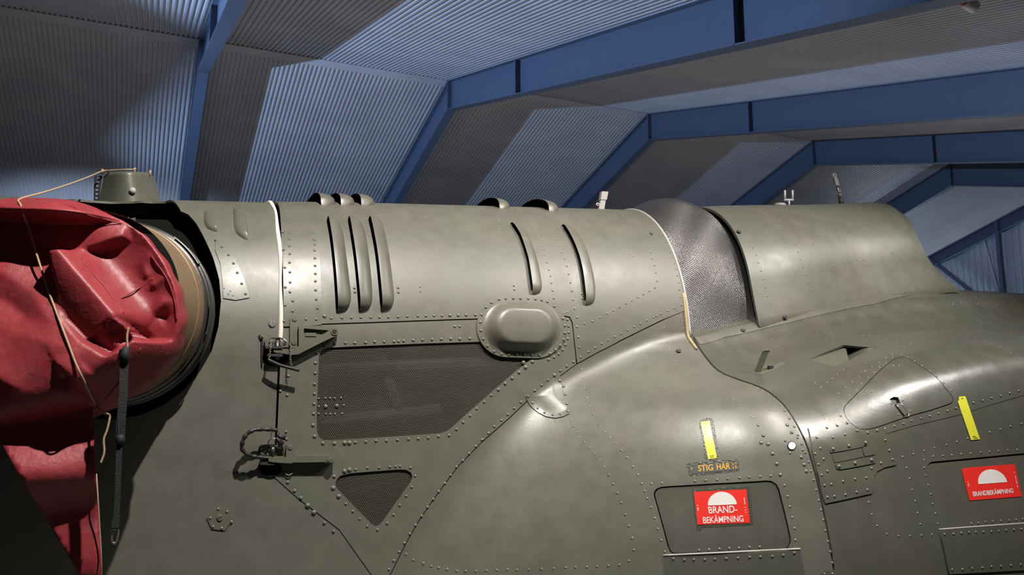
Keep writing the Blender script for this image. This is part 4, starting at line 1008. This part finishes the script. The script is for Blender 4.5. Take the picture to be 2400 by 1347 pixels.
rv(AFT, 'c5', 2.6, '463,293 493,330 516,371 534,416 551,464 565,512 580,565 594,620 606,667 613,718 633,308 644,350 659,394 675,440 694,489 712,538 728,594 742,652 757,715', U)
rv(AFT, 'c5', 1.9, '585,200 628,203 672,208 724,210 776,213 829,215 881,217 933,221 988,225 1040,226 1090,228 1117,228 1153,215 690,280 740,280 823,282 874,286 930,289 984,290 1037,293 1089,294 1117,294 1172,295 1203,301 1265,329 1293,363 1209,346 1237,349 1200,502 1228,517 110,148 230,175 325,182 375,168', U)
rv(AFT, 'c5', 2.5, '1323,414 1339,450 1356,490 1371,538 1387,588 1398,642 1406,704 1391,753 1349,777 1304,803 1262,825 1217,849 1175,872 1126,898 1080,923 1030,947 977,976 921,1002 862,1021', U)
rv(AFT, 'c5', 2.2, '1408,315 1437,346 1456,378 1475,414 1491,450 1507,490 1522,527 1537,570 1550,615 1560,664 1570,715 1576,770 1583,825 1590,884', U)
rv(AFT, 'c5', 2.3, '1600,943 1604,998 1615,1054 1627,1106 1638,1158 1464,1053 1473,1112 1487,1159 1502,1217 1520,1275 1546,1327 1441,991')
rv(AFT, 'c5', 2.5, '1538,908 1486,926 1437,949 1400,965 1380,974 1333,998 1283,1021 1235,1046 1183,1070 1135,1096 1087,1119 1040,1145 991,1171 941,1202 892,1234 832,1270', U)
rv(AFT, 'a', 3.4, '447,520 507,587 570,668 620,750 657,842 700,949 739,1050', .003)
rv(AFT, 'a', 1.9, '528,995 587,1023 568,1052 614,1065', .003)
rv(AFT, 'z', 3.2, '1135,1003 1180,1017 1203,1070 1153,1103 1108,1095 1093,1050', .003)
rv(AFT, 'k', 2.6, '793,45 893,122 997,215 1096,323')
rv(AFT, 'k', 3.4, '1191,451 1437,35 1523,122 1603,222 1681,341 1759,470 1817,603 1812,645 1613,691 1876,745 1690,885 1893,838 1933,880 1983,1026 2020,1171 2065,1312')
rv(AFT, 'k', 4.6, '1270,609 1237,723 1346,745 1416,895 1484,1055 1540,1228 1649,445 1717,560 1870,951 1915,1071 1947,1173')
rv(AFT, 'k', 3.4, '193,1328 363,1317 540,1307 711,1294 897,1277 1050,1267 1223,1257 1390,1247')
rv(AFT, 'g', 3.2, '1653,171 1688,291 1714,402 1738,519 1763,637 1770,764 1969,115 1997,222 2027,334 2049,438 2075,546 2099,662 2127,779 2151,890 2171,1009 9,740 23,870')
rv(AFT, 'g', 3.0, '729,871 838,866 951,858 1058,851 1162,848 1276,840 1388,837', -.003)
rv(AFT, 'g', 3.4, '453,966 573,978 676,975 794,975 902,970 1024,963 1151,958 1275,949 1392,944 1520,939 1638,927 1757,902', .004)
rv(CAB, 'g', 3.2, '2082,1130 2168,1128', .003)
rv(CAB, 'j', 3.3, '213,257 354,225 490,191 626,295 769,321 900,291 70,387 293,388 460,348 120,535 48,608 165,680 95,754 218,847 138,900 176,1039 270,1025 429,987 594,955 750,938 823,808 952,736 218,1203 313,1190 464,1167 617,1132 764,1102 1010,424 1067,562 1113,686', .0045)
rv(CAB, 'j', 3.2, '409,87 1020,264 1144,228 1266,192 1261,647 797,1269')
rv(CAB, 'j', 4.6, '287,548 502,505 733,462 368,785 588,740 813,697', .0075)
rv(CAB, 'b1', 2.4, '147,237 180,263 217,236 246,213 277,190 310,163 363,232 400,202 437,172 476,145 517,120 556,95 595,71 415,243 453,208 488,178 519,149 557,121 284,300 325,264 383,278 347,310 256,339 316,349 270,383 295,430 440,290 473,291 598,140 632,138 595,92 643,75 680,92 721,114 764,140 809,171 849,202 889,240 931,283 588,360 655,340 629,423 697,402')
rv(CAB, 'b1', 2.8, '604,490 655,476 704,460 757,445 808,432 857,417 909,402 960,387 1060,355 1113,342 1164,328 1217,315 1268,300 1319,287', .0024)
rv(CAB, 'b1', 2.9, '653,665 715,650 778,632 838,614 904,598 965,580 1029,560 1156,524 1216,508 1275,491 1338,476 830,664 885,660 937,656 992,651 1046,647 1103,640 1155,636 1206,632 1261,628 1314,626 778,685 778,728 787,773 801,829 815,882 828,937 843,993 857,1052 677,729 693,791 708,856 725,922 740,990 755,1055 761,1118 563,1111 630,1123 696,1122 823,1115 457,928 476,998 506,1063')
rv(CAB, 'i', 2.8, '608,820 680,812 754,803 828,797 912,792 993,786 1067,780 1135,772', -.003)
rv(CAB, 'i', 2.8, '311,930 401,926 485,919 563,911 633,909 710,906 795,902 866,898 943,889 1023,884 1101,878 391,1293 494,1290 595,1280 700,1272 794,1262 892,1257 996,1248 1094,1240', .005)
rv(CAB, 'l', 1.5, '57,538 127,520 223,487 303,454 380,428 458,405 556,372 633,348 711,322 805,297', .003)
rv(CAB, 'l', 1.4, '422,575 596,585 480,632 660,568 738,542 803,518 880,494 957,478 1027,453 1103,435 1184,406 1247,385 1006,554 1090,528 1174,498 1265,471 1354,449 1430,424 1510,402 1593,425 1675,440 1762,445 1853,440 1985,445 660,680 585,708 390,857 333,882 404,902 476,880 545,905 507,812 600,780 572,828 632,785 466,920 545,938 625,926 618,958 650,968 692,978 706,945 790,972 765,1010 888,997 900,1022 845,1045 930,936 1024,896 1030,967 1120,920 1130,857 1207,882 1205,820 1168,775 1287,797 1299,847 1258,735 1193,680 1385,817 1393,777 1340,703 1382,615 1430,668 1470,582 1292,650 1560,548 1600,594 1524,486 1618,492 1710,494 1775,525 1845,497 1940,553 2025,510 1287,930 1335,968 922,582')
rv(CAB, 'l', 2.1, '1398,1013 1466,1070 1541,1013 1605,967 1667,917 1740,861 1822,818')
rv(AFT, 'l', 1.6, '47,1068 115,1095 187,1122 260,1152 338,1185 405,1226 480,1287 27,822 88,860 140,898 197,925 258,945 318,964')
rv(AFT, 'l', 2.2, '620,1047 692,1080 762,1117 832,1163 900,1217 965,1287')
rv(CAB, 'm', 1.7, '345,598 433,607 489,583 560,552 635,520 712,493 783,465 857,433 925,475 993,452 850,507 783,541 705,573 640,605 573,640 508,676 343,652 440,715 535,725 1101,468 1189,482 1276,508 1382,535 1483,569 1547,590 1443,380 1530,407 1628,433 1724,463 1779,482 1898,530 1133,144 1120,162 1237,159 1402,157 1507,152 1590,130 1618,153 1693,128 1870,107 1210,135 111,508 190,514 287,520 376,530 472,541 62,567 148,572 246,583 167,622')
rv(CAB, 'm', 2.2, '1653,640 1770,704 1880,771')
rv(CAB, 'm', 1.8, '1320,92 1380,85 1455,77 1518,74 1590,68 1663,61 1735,54 1808,49 1880,44')
rv(FAIR, 'c7', 1.7, '97,353 135,345 176,337 218,328 266,324 317,323 367,338 410,373 439,413 459,460 478,510 497,560 514,610 533,664 551,717 570,770 588,818 121,393 146,436 170,481 190,529 211,579 228,633 247,687 261,744 275,801 290,861 316,907 545,360 560,407 576,455 597,506 598,318 645,318 733,313 779,312 822,310 1000,312 693,648 740,652 782,643 824,638 865,628 905,618 945,613 1145,568')

def rivet_geo():
    n = 8; v = []; f = []
    for (r, z) in ((1.0, -.10), (.93, .24), (.62, .50)):
        v += [(r * math.cos(2 * math.pi * k / n), r * math.sin(2 * math.pi * k / n), z) for k in range(n)]
    v.append((0, 0, .60))
    for j in range(2):
        for k in range(n): f.append((j * n + k, j * n + (k + 1) % n, (j + 1) * n + (k + 1) % n, (j + 1) * n + k))
    for k in range(n): f.append((2 * n + k, 2 * n + (k + 1) % n, 3 * n))
    return v, f
rv_v, rv_f = rivet_geo(); rv_np = np.array(rv_v)
rme = pyd(rv_v, rv_f, 'rivet'); rme.materials.append(M['rivet']); rme.polygons.foreach_set('use_smooth', [True] * len(rme.polygons))
inst = []
for surf, x, y, r, h in RIV:
    c, n = surf.frame(x, y, h); k = (c - CAMP).length / FPX * r
    rot = n.to_track_quat('Z', 'Y').to_matrix(); inst.append((r, c, rot, k))
inst.sort(key=lambda q: -q[0])
inv = Matrix.Translation(-Vector(heli.location))
for r, c, rot, k in inst[:300]:
    o = bpy.data.objects.new('rivet', rme); COL.objects.link(o); o.parent = heli; o.matrix_parent_inverse = inv
    o.matrix_basis = Matrix.Translation(c) @ rot.to_4x4() @ Matrix.Scale(k, 4)
V_ = []; F_ = []
for r, c, rot, k in inst[300:]:
    b0 = len(V_); R_ = np.array(rot); q = (rv_np * k) @ R_.T + np.array(c); V_ += q.tolist(); F_ += [tuple(i + b0 for i in f) for f in rv_f]
o = obj('small_rivets', pyd(V_, F_), 'rivet_worn_glint', heli, True); o['kind'] = 'stuff'; o['label'] = 'rows of small rivets over the skin'

# ------------------------------------------------------------------ stickers and lettering
def quad_map(q):
    tl, tr, br, bl = [np.array(p, float) for p in q]
    return lambda u, v: (1 - v) * ((1 - u) * bl + u * br) + v * ((1 - u) * tl + u * tr)
def sticker(name, surf, pts, h, mat, parent, step=.012): return plate(name, surf, pts, h, mat, parent, thick=.0006, step=step)
def lettering(surf, text, q, h, mat, parent, name='lettering', bold=0.0):
    cu = bpy.data.curves.new('txt', 'FONT'); cu.body = text; cu.resolution_u = 4; cu.offset = bold
    to = bpy.data.objects.new('txt', cu); COL.objects.link(to); bpy.context.view_layer.update()
    me0 = to.evaluated_get(bpy.context.evaluated_depsgraph_get()).to_mesh()
    V = np.array([v.co[:2] for v in me0.vertices]); Fs = [tuple(p.vertices) for p in me0.polygons]
    bpy.data.objects.remove(to); bpy.data.curves.remove(cu)
    lo, hi = V.min(0), V.max(0); mp = quad_map(q); P = []
    for a in V:
        u, v = (a - lo) / (hi - lo); p = mp(u, v); P.append(surf.at(p[0], p[1], h))
    me = pyd(P, Fs); o = obj(name, me, mat, parent); return o
def sub(q, u0, v0, u1, v1):
    """quad inside quad q; v is up"""
    f = quad_map(q); return [tuple(f(u0, v1)), tuple(f(u1, v1)), tuple(f(u1, v0)), tuple(f(u0, v0))]
def marks(surf, q, h, mat, parent, rows, cols, name='fine_print'):
    """illegible fine print: rows of tiny dashes"""
    V = []; F = []; f = quad_map(q)
    for r in range(rows):
        for c in range(cols):
            if random.random() < .12: continue
            u0 = (c + .12) / cols; u1 = (c + .85) / cols; v0 = (r + .2) / rows; v1 = (r + .8) / rows; k = len(V)
            V += [surf.at(*f(u, v), h) for u, v in ((u0, v0), (u1, v0), (u1, v1), (u0, v1))]; F.append((k, k + 1, k + 2, k + 3))
    o = obj(name, pyd(V, F), mat, parent); o['kind'] = 'stuff'; return o
def grow_px(pts, d, wob=0):
    p = np.array(pts, float); p = inset(p, -d); return [tuple(a + np.random.RandomState(i).uniform(-wob, wob, 2)) for i, a in enumerate(p)]
# red fire-fighting sticker on the first hatch
Q1 = [(1626, 1152), (1749, 1146), (1758, 1224.5), (1634.5, 1229)]
sticker('sticker_backing', AFT, [(1621, 1147), (1690, 1142), (1756, 1140), (1762, 1180), (1766, 1229), (1700, 1233), (1646, 1236), (1641, 1244), (1632, 1240)], -.0024, 'halo', hatch)
s1 = sticker('fire_sticker', AFT, resample(Q1, 20).tolist(), -.0014, 'red_sticker', hatch); s1['label'] = 'red sticker with a white half disc and two lines of text'
f1 = quad_map(Q1)
hd = [f1(.515 + .275 * math.cos(t), .565 + .395 * math.sin(t)) for t in [math.pi * i / 24 for i in range(25)]]
sticker('half_disc', AFT, [tuple(p) for p in hd], -.0006, 'sticker_white', hatch)
lettering(AFT, 'BRAND-', [(1659, 1187), (1727, 1183.5), (1728, 1200.5), (1662, 1203)], -.0006, 'sticker_white', hatch, bold=.012)
lettering(AFT, 'BEKÄMPNING', [(1646.5, 1208), (1741, 1204), (1743, 1222), (1648.5, 1226)], -.0006, 'sticker_white', hatch, bold=.012)
marks(AFT, sub(Q1, .03, .42, .06, .60), -.0006, 'sticker_white', hatch, 5, 1); marks(AFT, sub(Q1, .93, .30, .955, .76), -.0006, 'sticker_white', hatch, 13, 1)
# second fire sticker
Q2 = [(2257, 1096), (2379, 1087), (2396, 1163), (2273, 1172.5)]
s2 = sticker('fire_sticker', CAB, [(2255, 1102), (2258, 1097)] + resample([Q2[0], Q2[1]], 20, False).tolist()[1:] + resample([Q2[1], Q2[2]], 20, False).tolist()[1:] + resample([Q2[2], Q2[3]], 20, False).tolist()[1:], -.0014, 'red_sticker', hatch2)
s2['label'] = 'red sticker with a white half disc and one line of text'
f2 = quad_map(Q2); hd = [f2(.505 + .275 * math.cos(t), .475 + .42 * math.sin(t)) for t in [math.pi * i / 24 for i in range(25)]]
sticker('half_disc', CAB, [tuple(p) for p in hd], -.0006, 'sticker_white', hatch2)
lettering(CAB, 'BRANDBEKÄMPNING', [(2279, 1149), (2373.5, 1141.5), (2376, 1154.5), (2282, 1163)], -.0006, 'sticker_white', hatch2, bold=.02)
marks(CAB, sub(Q2, .03, .42, .055, .58), -.0006, 'sticker_white', hatch2, 5, 1); marks(CAB, sub(Q2, .945, .28, .965, .76), -.0006, 'sticker_white', hatch2, 13, 1)
# yellow strips
Q3 = [(1642, 989.5), (1663, 986.5), (1680.5, 1073), (1660, 1076.5)]
sticker('sticker_backing', AFT, round_poly([(1636, 986), (1650, 980), (1668, 978), (1673, 990), (1678, 1020), (1688, 1078), (1658, 1084), (1650, 1070), (1645, 1030)], 1), .0014, 'halo', fs)
s3 = sticker('yellow_strip', AFT, resample(Q3, 12).tolist(), .0024, 'yellow', fs); s3['label'] = 'upright yellow strip above the amber lettering'
marks(AFT, sub(Q3, .33, .945, .68, .962), .003, 'ink', fs, 1, 5); marks(AFT, sub(Q3, .25, .065, .75, .09), .003, 'ink', fs, 1, 5); marks(AFT, sub(Q3, .25, .025, .75, .05), .003, 'ink', fs, 1, 6)
Q4 = [(2246, 930), (2261, 929), (2295, 1029), (2274, 1031.5)]
s4 = sticker('yellow_strip', CAB, [(2243, 940.5), (2246, 939), (2246, 930)] + resample([Q4[1], Q4[2]], 12, False).tolist() + resample([Q4[3], (2243, 940.5)], 12, False).tolist()[:-1], .0034, 'yellow', heli); s4['label'] = 'upright yellow strip across a riveted seam'
marks(CAB, sub(Q4, .25, .06, .75, .09), .0042, 'ink', heli, 1, 5); marks(CAB, sub(Q4, .3, .02, .8, .05), .0042, 'ink', heli, 1, 6); marks(CAB, sub(Q4, .2, .94, .6, .965), .0042, 'ink', heli, 1, 4)
# STIG HÄR label
Q5 = [(1617, 1091), (1727, 1083), (1728.5, 1101), (1620.5, 1110.5)]
sticker('sticker_backing', AFT, [(1608, 1086), (1660, 1080), (1732, 1076), (1733, 1104), (1680, 1110), (1616, 1116)], .0014, 'halo', fs)
s5 = sticker('text_label', AFT, resample(Q5, 15).tolist(), .0022, 'sticker_dark', fs); s5['label'] = 'dark label with amber lettering'
lettering(AFT, 'STIG', [(1635.5, 1091), (1671, 1088), (1671.5, 1102.5), (1637, 1105)], .003, 'amber', fs, bold=.012)
lettering(AFT, 'HÄR', [(1678.5, 1084.5), (1710.5, 1081.5), (1711.5, 1099), (1680.5, 1101.5)], .003, 'amber', fs, bold=.012)
marks(AFT, [(1715.5, 1085), (1719.5, 1085), (1721, 1099), (1717, 1099)], .003, 'amber', fs, 7, 1); marks(AFT, [(1722, 1084), (1726, 1084), (1727, 1099), (1723, 1099)], .003, 'amber', fs, 7, 1); marks(AFT, [(1618.5, 1096), (1623.5, 1095.5), (1624.5, 1106), (1620, 1106.5)], .003, 'amber', fs, 4, 1)

# ------------------------------------------------------------------ exhaust pipe
AX = Vector((-.30, -.95, .02)).normalized()
C0 = planeY(262, 728, 2.76)
E1 = Vector((1, 0, 0)); E1 = (E1 - AX * E1.dot(AX)).normalized(); E2 = AX.cross(E1).normalized()
if E2.z < 0: E2 = -E2
def ring_rev(prof, n=72, a0=0, a1=2 * math.pi):
    """prof = (distance along the pipe axis, radius)"""
    v = []; f = []; full = abs(a1 - a0 - 2 * math.pi) < 1e-6; nn = n if full else n + 1
    for t, r in prof:
        for k in range(nn):
            an = a0 + (a1 - a0) * k / n; v.append(C0 + AX * t + (E1 * math.cos(an) + E2 * math.sin(an)) * r)
    for i in range(len(prof) - 1):
        for k in range(n): f.append((i * nn + k, i * nn + (k + 1) % nn, (i + 1) * nn + (k + 1) % nn, (i + 1) * nn + k))
    return pyd(v, f)
R0 = .272
pipe = obj('exhaust_pipe', ring_rev([(-.10, R0 * .97), (-.01, R0 * .985), (.03, R0 * .965), (.15, R0 * .93), (.21, R0 * .92)]), 'pipe', heli, True); pipe['label'] = 'brown heat-stained exhaust pipe'
obj('clamp_band', ring_rev([(-.045, R0 * .99), (-.044, R0 * 1.02), (-.020, R0 * 1.025), (-.018, R0 * 1.0)]), 'band', pipe, True)
obj('clamp_band', ring_rev([(-.012, R0 * .985), (-.011, R0 * 1.004), (.006, R0 * 1.004), (.008, R0 * .975)]), 'band', pipe, True)
obj('pipe_flange', ring_rev([(-.062, R0 * .98), (-.062, R0 * 1.035), (-.054, R0 * 1.035), (-.054, R0 * .98)]), 'darksteel', pipe, True)
for a0, a1 in ((.55, .95), (-.25, .12), (-.75, -.5)):
    obj('band_strip', ring_rev([(-.020, R0 * 1.027), (-.019, R0 * 1.036), (-.006, R0 * 1.036), (-.005, R0 * 1.02)], 20, a0, a1), 'darksteel', pipe, True)
obj('pipe_seam', ring_rev([(.05, R0 * .957), (.051, R0 * .968), (.054, R0 * .968), (.055, R0 * .955)]), 'pipe', pipe, True)
mb = MB(); a = planeY(283, 521, 2.70); b_ = planeY(318, 514, 2.70); mb.tube([a, a.lerp(b_, .3), a.lerp(b_, .3), a.lerp(b_, .62), a.lerp(b_, .62), b_], [.006, .006, .011, .011, .006, .006], 10); mb.build('clamp_bolt', 'steel', pipe, True)
mb = MB(); mb.tube([planeY(308, 528, 2.71), planeY(330, 533, 2.71), planeY(352, 540, 2.71)], .0045, 8); mb.build('clamp_tongue', 'steel', pipe, True)

# ------------------------------------------------------------------ red exhaust cover
CC = C0 + AX * .30
cover = empty('exhaust_cover', CC - Vector((0, 0, .33)))
cover['label'] = 'red vinyl exhaust cover with a hanging pointed flap and black strap'; cover['category'] = 'cover'
OUT = [(-150, 735), (-146, 640), (-118, 550), (-60, 492), (0, 470), (50, 466), (110, 466.5), (165, 471), (215, 484), (262, 506), (310, 532), (345, 563), (380, 612), (404, 660), (415, 705), (417, 745), (408, 795), (385, 843), (345, 888), (300, 918), (255, 946), (222, 962), (170, 985), (110, 1006), (55, 1020), (0, 1030), (-70, 1015), (-125, 940), (-148, 840)]
OUTR = np.array([(p.x, p.y) for p in smooth_path([Vector((a, b_, 0)) for a, b_ in OUT + OUT[:1]], 4)[:-1]])
VIS = pchip([-150, 0, 70, 150, 215, 262, 300, 420], [519, 519, 524, 526, 524, 519, 516, 516])
def seg_d(P, a, b_):
    a = np.array(a, float); b_ = np.array(b_, float); ab = b_ - a; t = np.clip(((P - a) @ ab) / (ab @ ab), 0, 1); q = a + t[:, None] * ab
    d = np.hypot(*(P - q).T); sg = np.sign((P - a) @ np.array([ab[1], -ab[0]])); return d, sg, t
def ridge(P, pts, hgt, wl, wr):
    """a fold along a polyline: crest height, widths to its left and right (in picture units)"""
    best = np.full(len(P), 1e9); s = np.ones(len(P)); tt = np.zeros(len(P)); n = len(pts) - 1
    for i in range(n):
        d, sg, t = seg_d(P, pts[i], pts[i + 1]); m = d < best; best = np.where(m, d, best); s = np.where(m, sg, s); tt = np.where(m, (i + t) / n, tt)
    w_ = np.where(s > 0, wr, wl); return hgt * np.exp(-(best / w_) ** 1.5) * np.clip(np.minimum(tt, 1 - tt) * 6 + .35, 0, 1)
CUFF = np.array([(150, 604), (157, 650), (170, 705), (190, 760), (228, 802), (286, 838), (318, 822), (338, 802), (430, 800), (430, 500), (300, 500), (300, 560), (235, 586), (185, 598)], float)
def cover_h(P):
    x, y = P[:, 0], P[:, 1]; d = polydist(P, OUTR)
    edge = 1 - np.exp(-(d / 30) ** 1.3)
    # lower sheet: slopes out towards its foot, so that it faces the lamps
    sheet = .032 + .080 * sstep(570, 890, y) - .022 * sstep(30, 150, x) * sstep(740, 610, y)
    sheet += ridge(P, [(-60, 640), (40, 652), (110, 700), (165, 770)], .010, 26, 30) - ridge(P, [(-60, 705), (40, 712), (110, 760)], .010, 22, 22)
    sheet += ridge(P, [(-40, 775), (60, 785), (150, 812), (250, 842)], .008, 34, 34) + ridge(P, [(20, 800), (40, 880), (110, 920)], .012, 22, 34)
    sheet += ridge(P, [(178, 850), (215, 893), (238, 900), (262, 880)], .014, 8, 30) - ridge(P, [(192, 885), (207, 925), (225, 935)], .020, 12, 12)
    # cuff round the pipe end: crest along its seam, a dark hollow towards the sheet
    dd, sg, t = seg_d(P, (176, 606), (300, 750))
    cuff = np.where(sg < 0, .022 + .075 * np.exp(-(dd / 130) ** 2), -.035 + .132 * np.exp(-(dd / 30) ** 1.5))
    cuff = np.where(t > .995, np.where(sg < 0, .022 + .075 * np.exp(-(dd / 90) ** 2), cuff), cuff)
    cuff += ridge(P, [(404, 640), (376, 655), (352, 672)], .012, 14, 10) + ridge(P, [(410, 705), (382, 708), (354, 748), (330, 775)], .016, 14, 22)
    cuff += -ridge(P, [(328, 795), (362, 742), (392, 738)], .022, 18, 16) + ridge(P, [(352, 590), (335, 618), (345, 650)], .010, 14, 12)
    cuff += -ridge(P, [(302, 776), (310, 800), (330, 800)], .03, 12, 14)
    dk = polydist(P, CUFF) * np.where(inpoly(P, CUFF), 1, -1); m = sstep(-9, 8, dk)
    h = (sheet * (1 - m) + cuff * m) * edge + .02 * edge
    # overhanging upper hood, ends at the fold by the pipe
    hood = sstep(6, -8, y - VIS(x)) * sstep(318, 262, x)
    h = h * (1 - hood) + hood * (.128 * edge + .01)
    h += .0015 * np.sin(x / 31 + y / 47)
    return h
def build_cover():
    vo, T = fill2d(OUTR, [], 4.5); h = cover_h(vo)
    # place on the plane square to the pipe axis
    P = [plane_pn(a, b_, CC, AX) for a, b_ in vo]; V = [p + AX * float(k) for p, k in zip(P, h)]; F = [tuple(t) for t in T.tolist()]
    # skirt back over the pipe
    cnt = set()
    for t in F:
        for a, b_ in ((t[0], t[1]), (t[1], t[2]), (t[2], t[0])): cnt.add((a, b_))
    bnd = [(a, b_) for a, b_ in cnt if (b_, a) not in cnt]; mp = {}; ctr = CC
    for a, b_ in bnd:
        for q in (a, b_):
            if q not in mp:
                k = len(V); base = P[q]; mp[q] = k; ang = math.atan2(vo[q][1] - 735, vo[q][0] - 140)
                for i, (bk, sh) in enumerate(((.035, 1.012), (.08, 1.0), (.12, .975))):
                    r = (base - ctr); V.append(ctr + r * (sh + .010 * math.sin(ang * 23 + i)) - AX * bk)
    for a, b_ in bnd:
        A, B = mp[a], mp[b_]; F.append((b_, a, A, B)); F.append((B, A, A + 1, B + 1)); F.append((B + 1, A + 1, A + 2, B + 2))
    me = pyd(V, F); bm = bmesh.new(); bm.from_mesh(me); bmesh.ops.recalc_face_normals(bm, faces=bm.faces)
    if sum(fc.normal.dot(AX) for fc in bm.faces) < 0: bmesh.ops.reverse_faces(bm, faces=bm.faces)
    bm.to_mesh(me); bm.free()
    body = obj('hood', me, 'red', cover, True)
    return body, BVHTree.FromPolygons([tuple(v) for v in V], F)
HOOD, HBVH = build_cover()
def hood_at(x, y, lift=.004):
    d = ray(x, y); h = HBVH.ray_cast(CAMP, d); p = h[0] if h[0] is not None else plane_pn(x, y, CC, AX); return p - d * lift
# stitched seams
for pts in ([(85, 467), (165, 483), (205, 503), (240, 512), (285, 524)], [(190, 605), (215, 638), (252, 680), (290, 735)], [(285, 699), (330, 672), (358, 653)], [(222, 958), (262, 918), (292, 880), (330, 815)], [(355, 600), (392, 655), (410, 710), (414, 750)]):
    m = MB(); m.tube(smooth_path([hood_at(x, y, .0012) for x, y in pts], 6), .0018, 6); m.build('seam', 'red', cover, True)
# hanging flap
def flap():
    Yf = 2.425; q = [(-40, 1000), (218, 930), (221, 1060), (229, 1180), (236, 1300), (238, 1400), (236, 1440), (205, 1380), (160, 1300), (122, 1240), (60, 1140), (2, 1036), (-40, 1030)]
    po = resample(q, 16); vo, T = fill2d(po, [], 14.0); V = []
    for x, y in vo:
        b_ = .020 * math.sin((y - 1040) / 46 + x / 160) * min(1, (y - 960) / 160) + .03 * math.exp(-((y - 1115) / 60) ** 2) - .05 * max(0, (y - 1250) / 200); V.append(planeY(x, y, Yf - b_))
    me = pyd(V, [tuple(t) for t in T.tolist()]); o = obj('flap', me, 'red', cover, True); md = o.modifiers.new('thickness', 'SOLIDIFY'); md.thickness = .002; md.offset = 0
    o['label'] = 'pointed red flap hanging below the hood'
    m = MB(); m.tube([planeY(x, y, Yf - .012) for x, y in ((226, 1110), (231, 1190), (237, 1290), (239, 1400))], .0016, 6); m.build('flap_hem', 'cord', cover, True)
flap()
# black strap hanging from the hood, with a snap hook
def strap():
    top = hood_at(296, 812, .012); Y = top.y - .012
    def pt(x, y): return planeY(x, y, Y)
    def band(pts, wd, name):
        V = []; F = []; S = smooth_path([pt(x, y) for x, y in pts], 6)
        for i, p in enumerate(S):
            tw = .25 * math.sin(i * .13); s_ = (Vector((math.cos(tw), math.sin(tw), 0))) * wd * .5; n = Vector((-math.sin(tw), math.cos(tw), 0)) * .0018
            V += [p - s_ - n, p + s_ - n, p + s_ + n, p - s_ + n]
        for i in range(len(S) - 1):
            for k in range(4): F.append((i * 4 + k, i * 4 + (k + 1) % 4, i * 4 + 4 + (k + 1) % 4, i * 4 + 4 + k))
        F += [(3, 2, 1, 0), tuple(len(V) - 4 + k for k in range(4))]
        return obj(name, pyd(V, F), 'webbing', cover)
    a = band([(296, 815), (291, 848), (290, 880), (288, 930), (284, 985), (282, 1022)], .020, 'strap'); a['label'] = 'black webbing strap'
    band([(286, 870), (284, 930), (281, 985), (281, 1025)], .010, 'strap_tail')
    band([(281, 1028), (278, 1080), (276, 1140), (273, 1200), (270, 1240)], .0135, 'strap')
    m = MB(); c = pt(281.5, 1030); m.tube([c + Vector((0, 0, .012)), c + Vector((0, 0, .004)), c - Vector((0, 0, .004)), c - Vector((0, 0, .012))], [.008, .0115, .0115, .008], 10); m.build('strap_knot', 'webbing', cover, True)
    m = MB(); c = pt(292, 828); m.tube([pt(296, 812), pt(293, 828), pt(290, 848)], [.007, .0115, .011], 10); m.build('strap_knot', 'webbing', cover, True)
    m = MB(); c = pt(273, 1212); m.tube([pt(274, 1200), pt(270, 1236)], [.009, .012], 4); m.build('strap_end', 'webbing', cover, False)
    m = MB(); S = [pt(x, y) for x, y in ((260, 1246), (262, 1240), (270, 1239), (276, 1242), (276, 1254), (273, 1268), (267, 1273), (262, 1268), (262, 1256), (265, 1246))]
    m.tube(smooth_path(S, 4), .0028, 8); m.build('snap_hook', 'steel', cover, True)
    m = MB(); m.tube(smooth_path([pt(301, 767), pt(298, 785), pt(298, 805), pt(301, 830)], 5), .0028, 8); m.build('strap_cord', 'cord', cover, True)
strap()
# tan cord: from the vent duct down over the hood
cb = STUB
def cord():
    Yf = YC + .06; pts = [planeY(318, 397, Yf), planeY(300, 397, Yf - .03), planeY(262, 399, Yf), planeY(240, 401, Yf)]
    e = hood_at(46, 466.5, .003); s0 = pts[-1]
    for k in range(1, 5): pts.append(s0.lerp(e, k / 5) - Vector((0, 0, .006 * math.sin(math.pi * k / 5))))
    pts.append(e)
    for x, y in ((48, 480), (56, 505), (66, 530)): pts.append(hood_at(x, y, .004))
    p1 = pts[-1]; p2 = hood_at(176, 848, .006)     # stretched free of the hollow below the hood
    for k, (x, y) in enumerate(((84, 590), (103, 650), (122, 705), (142, 758), (160, 805))):
        t = (k + 1) / 6; yy = p1.y + (p2.y - p1.y) * t; a_, b_ = planeY(x, y, yy), hood_at(x, y, .006); pts.append(a_ if (a_ - CAMP).length < (b_ - CAMP).length else b_)
    pts += [p2, hood_at(193, 885, .006), hood_at(212, 925, .006), hood_at(226, 950, .006), planeY(240, 965, p2.y + .05), planeY(256, 972, p2.y + .07), planeY(256, 985, p2.y + .07), planeY(250, 1010, p2.y + .07), planeY(243, 1030, p2.y + .07), planeY(244, 1060, p2.y + .07), planeY(236, 1085, p2.y + .07)]
    m = MB(); m.tube(smooth_path(pts, 6), .0027, 7); o = m.build('cord', 'cord', None, True)
    o['label'] = 'tan cord tied from the vent duct down over the red cover'; o['category'] = 'cord'
    return o
cord()
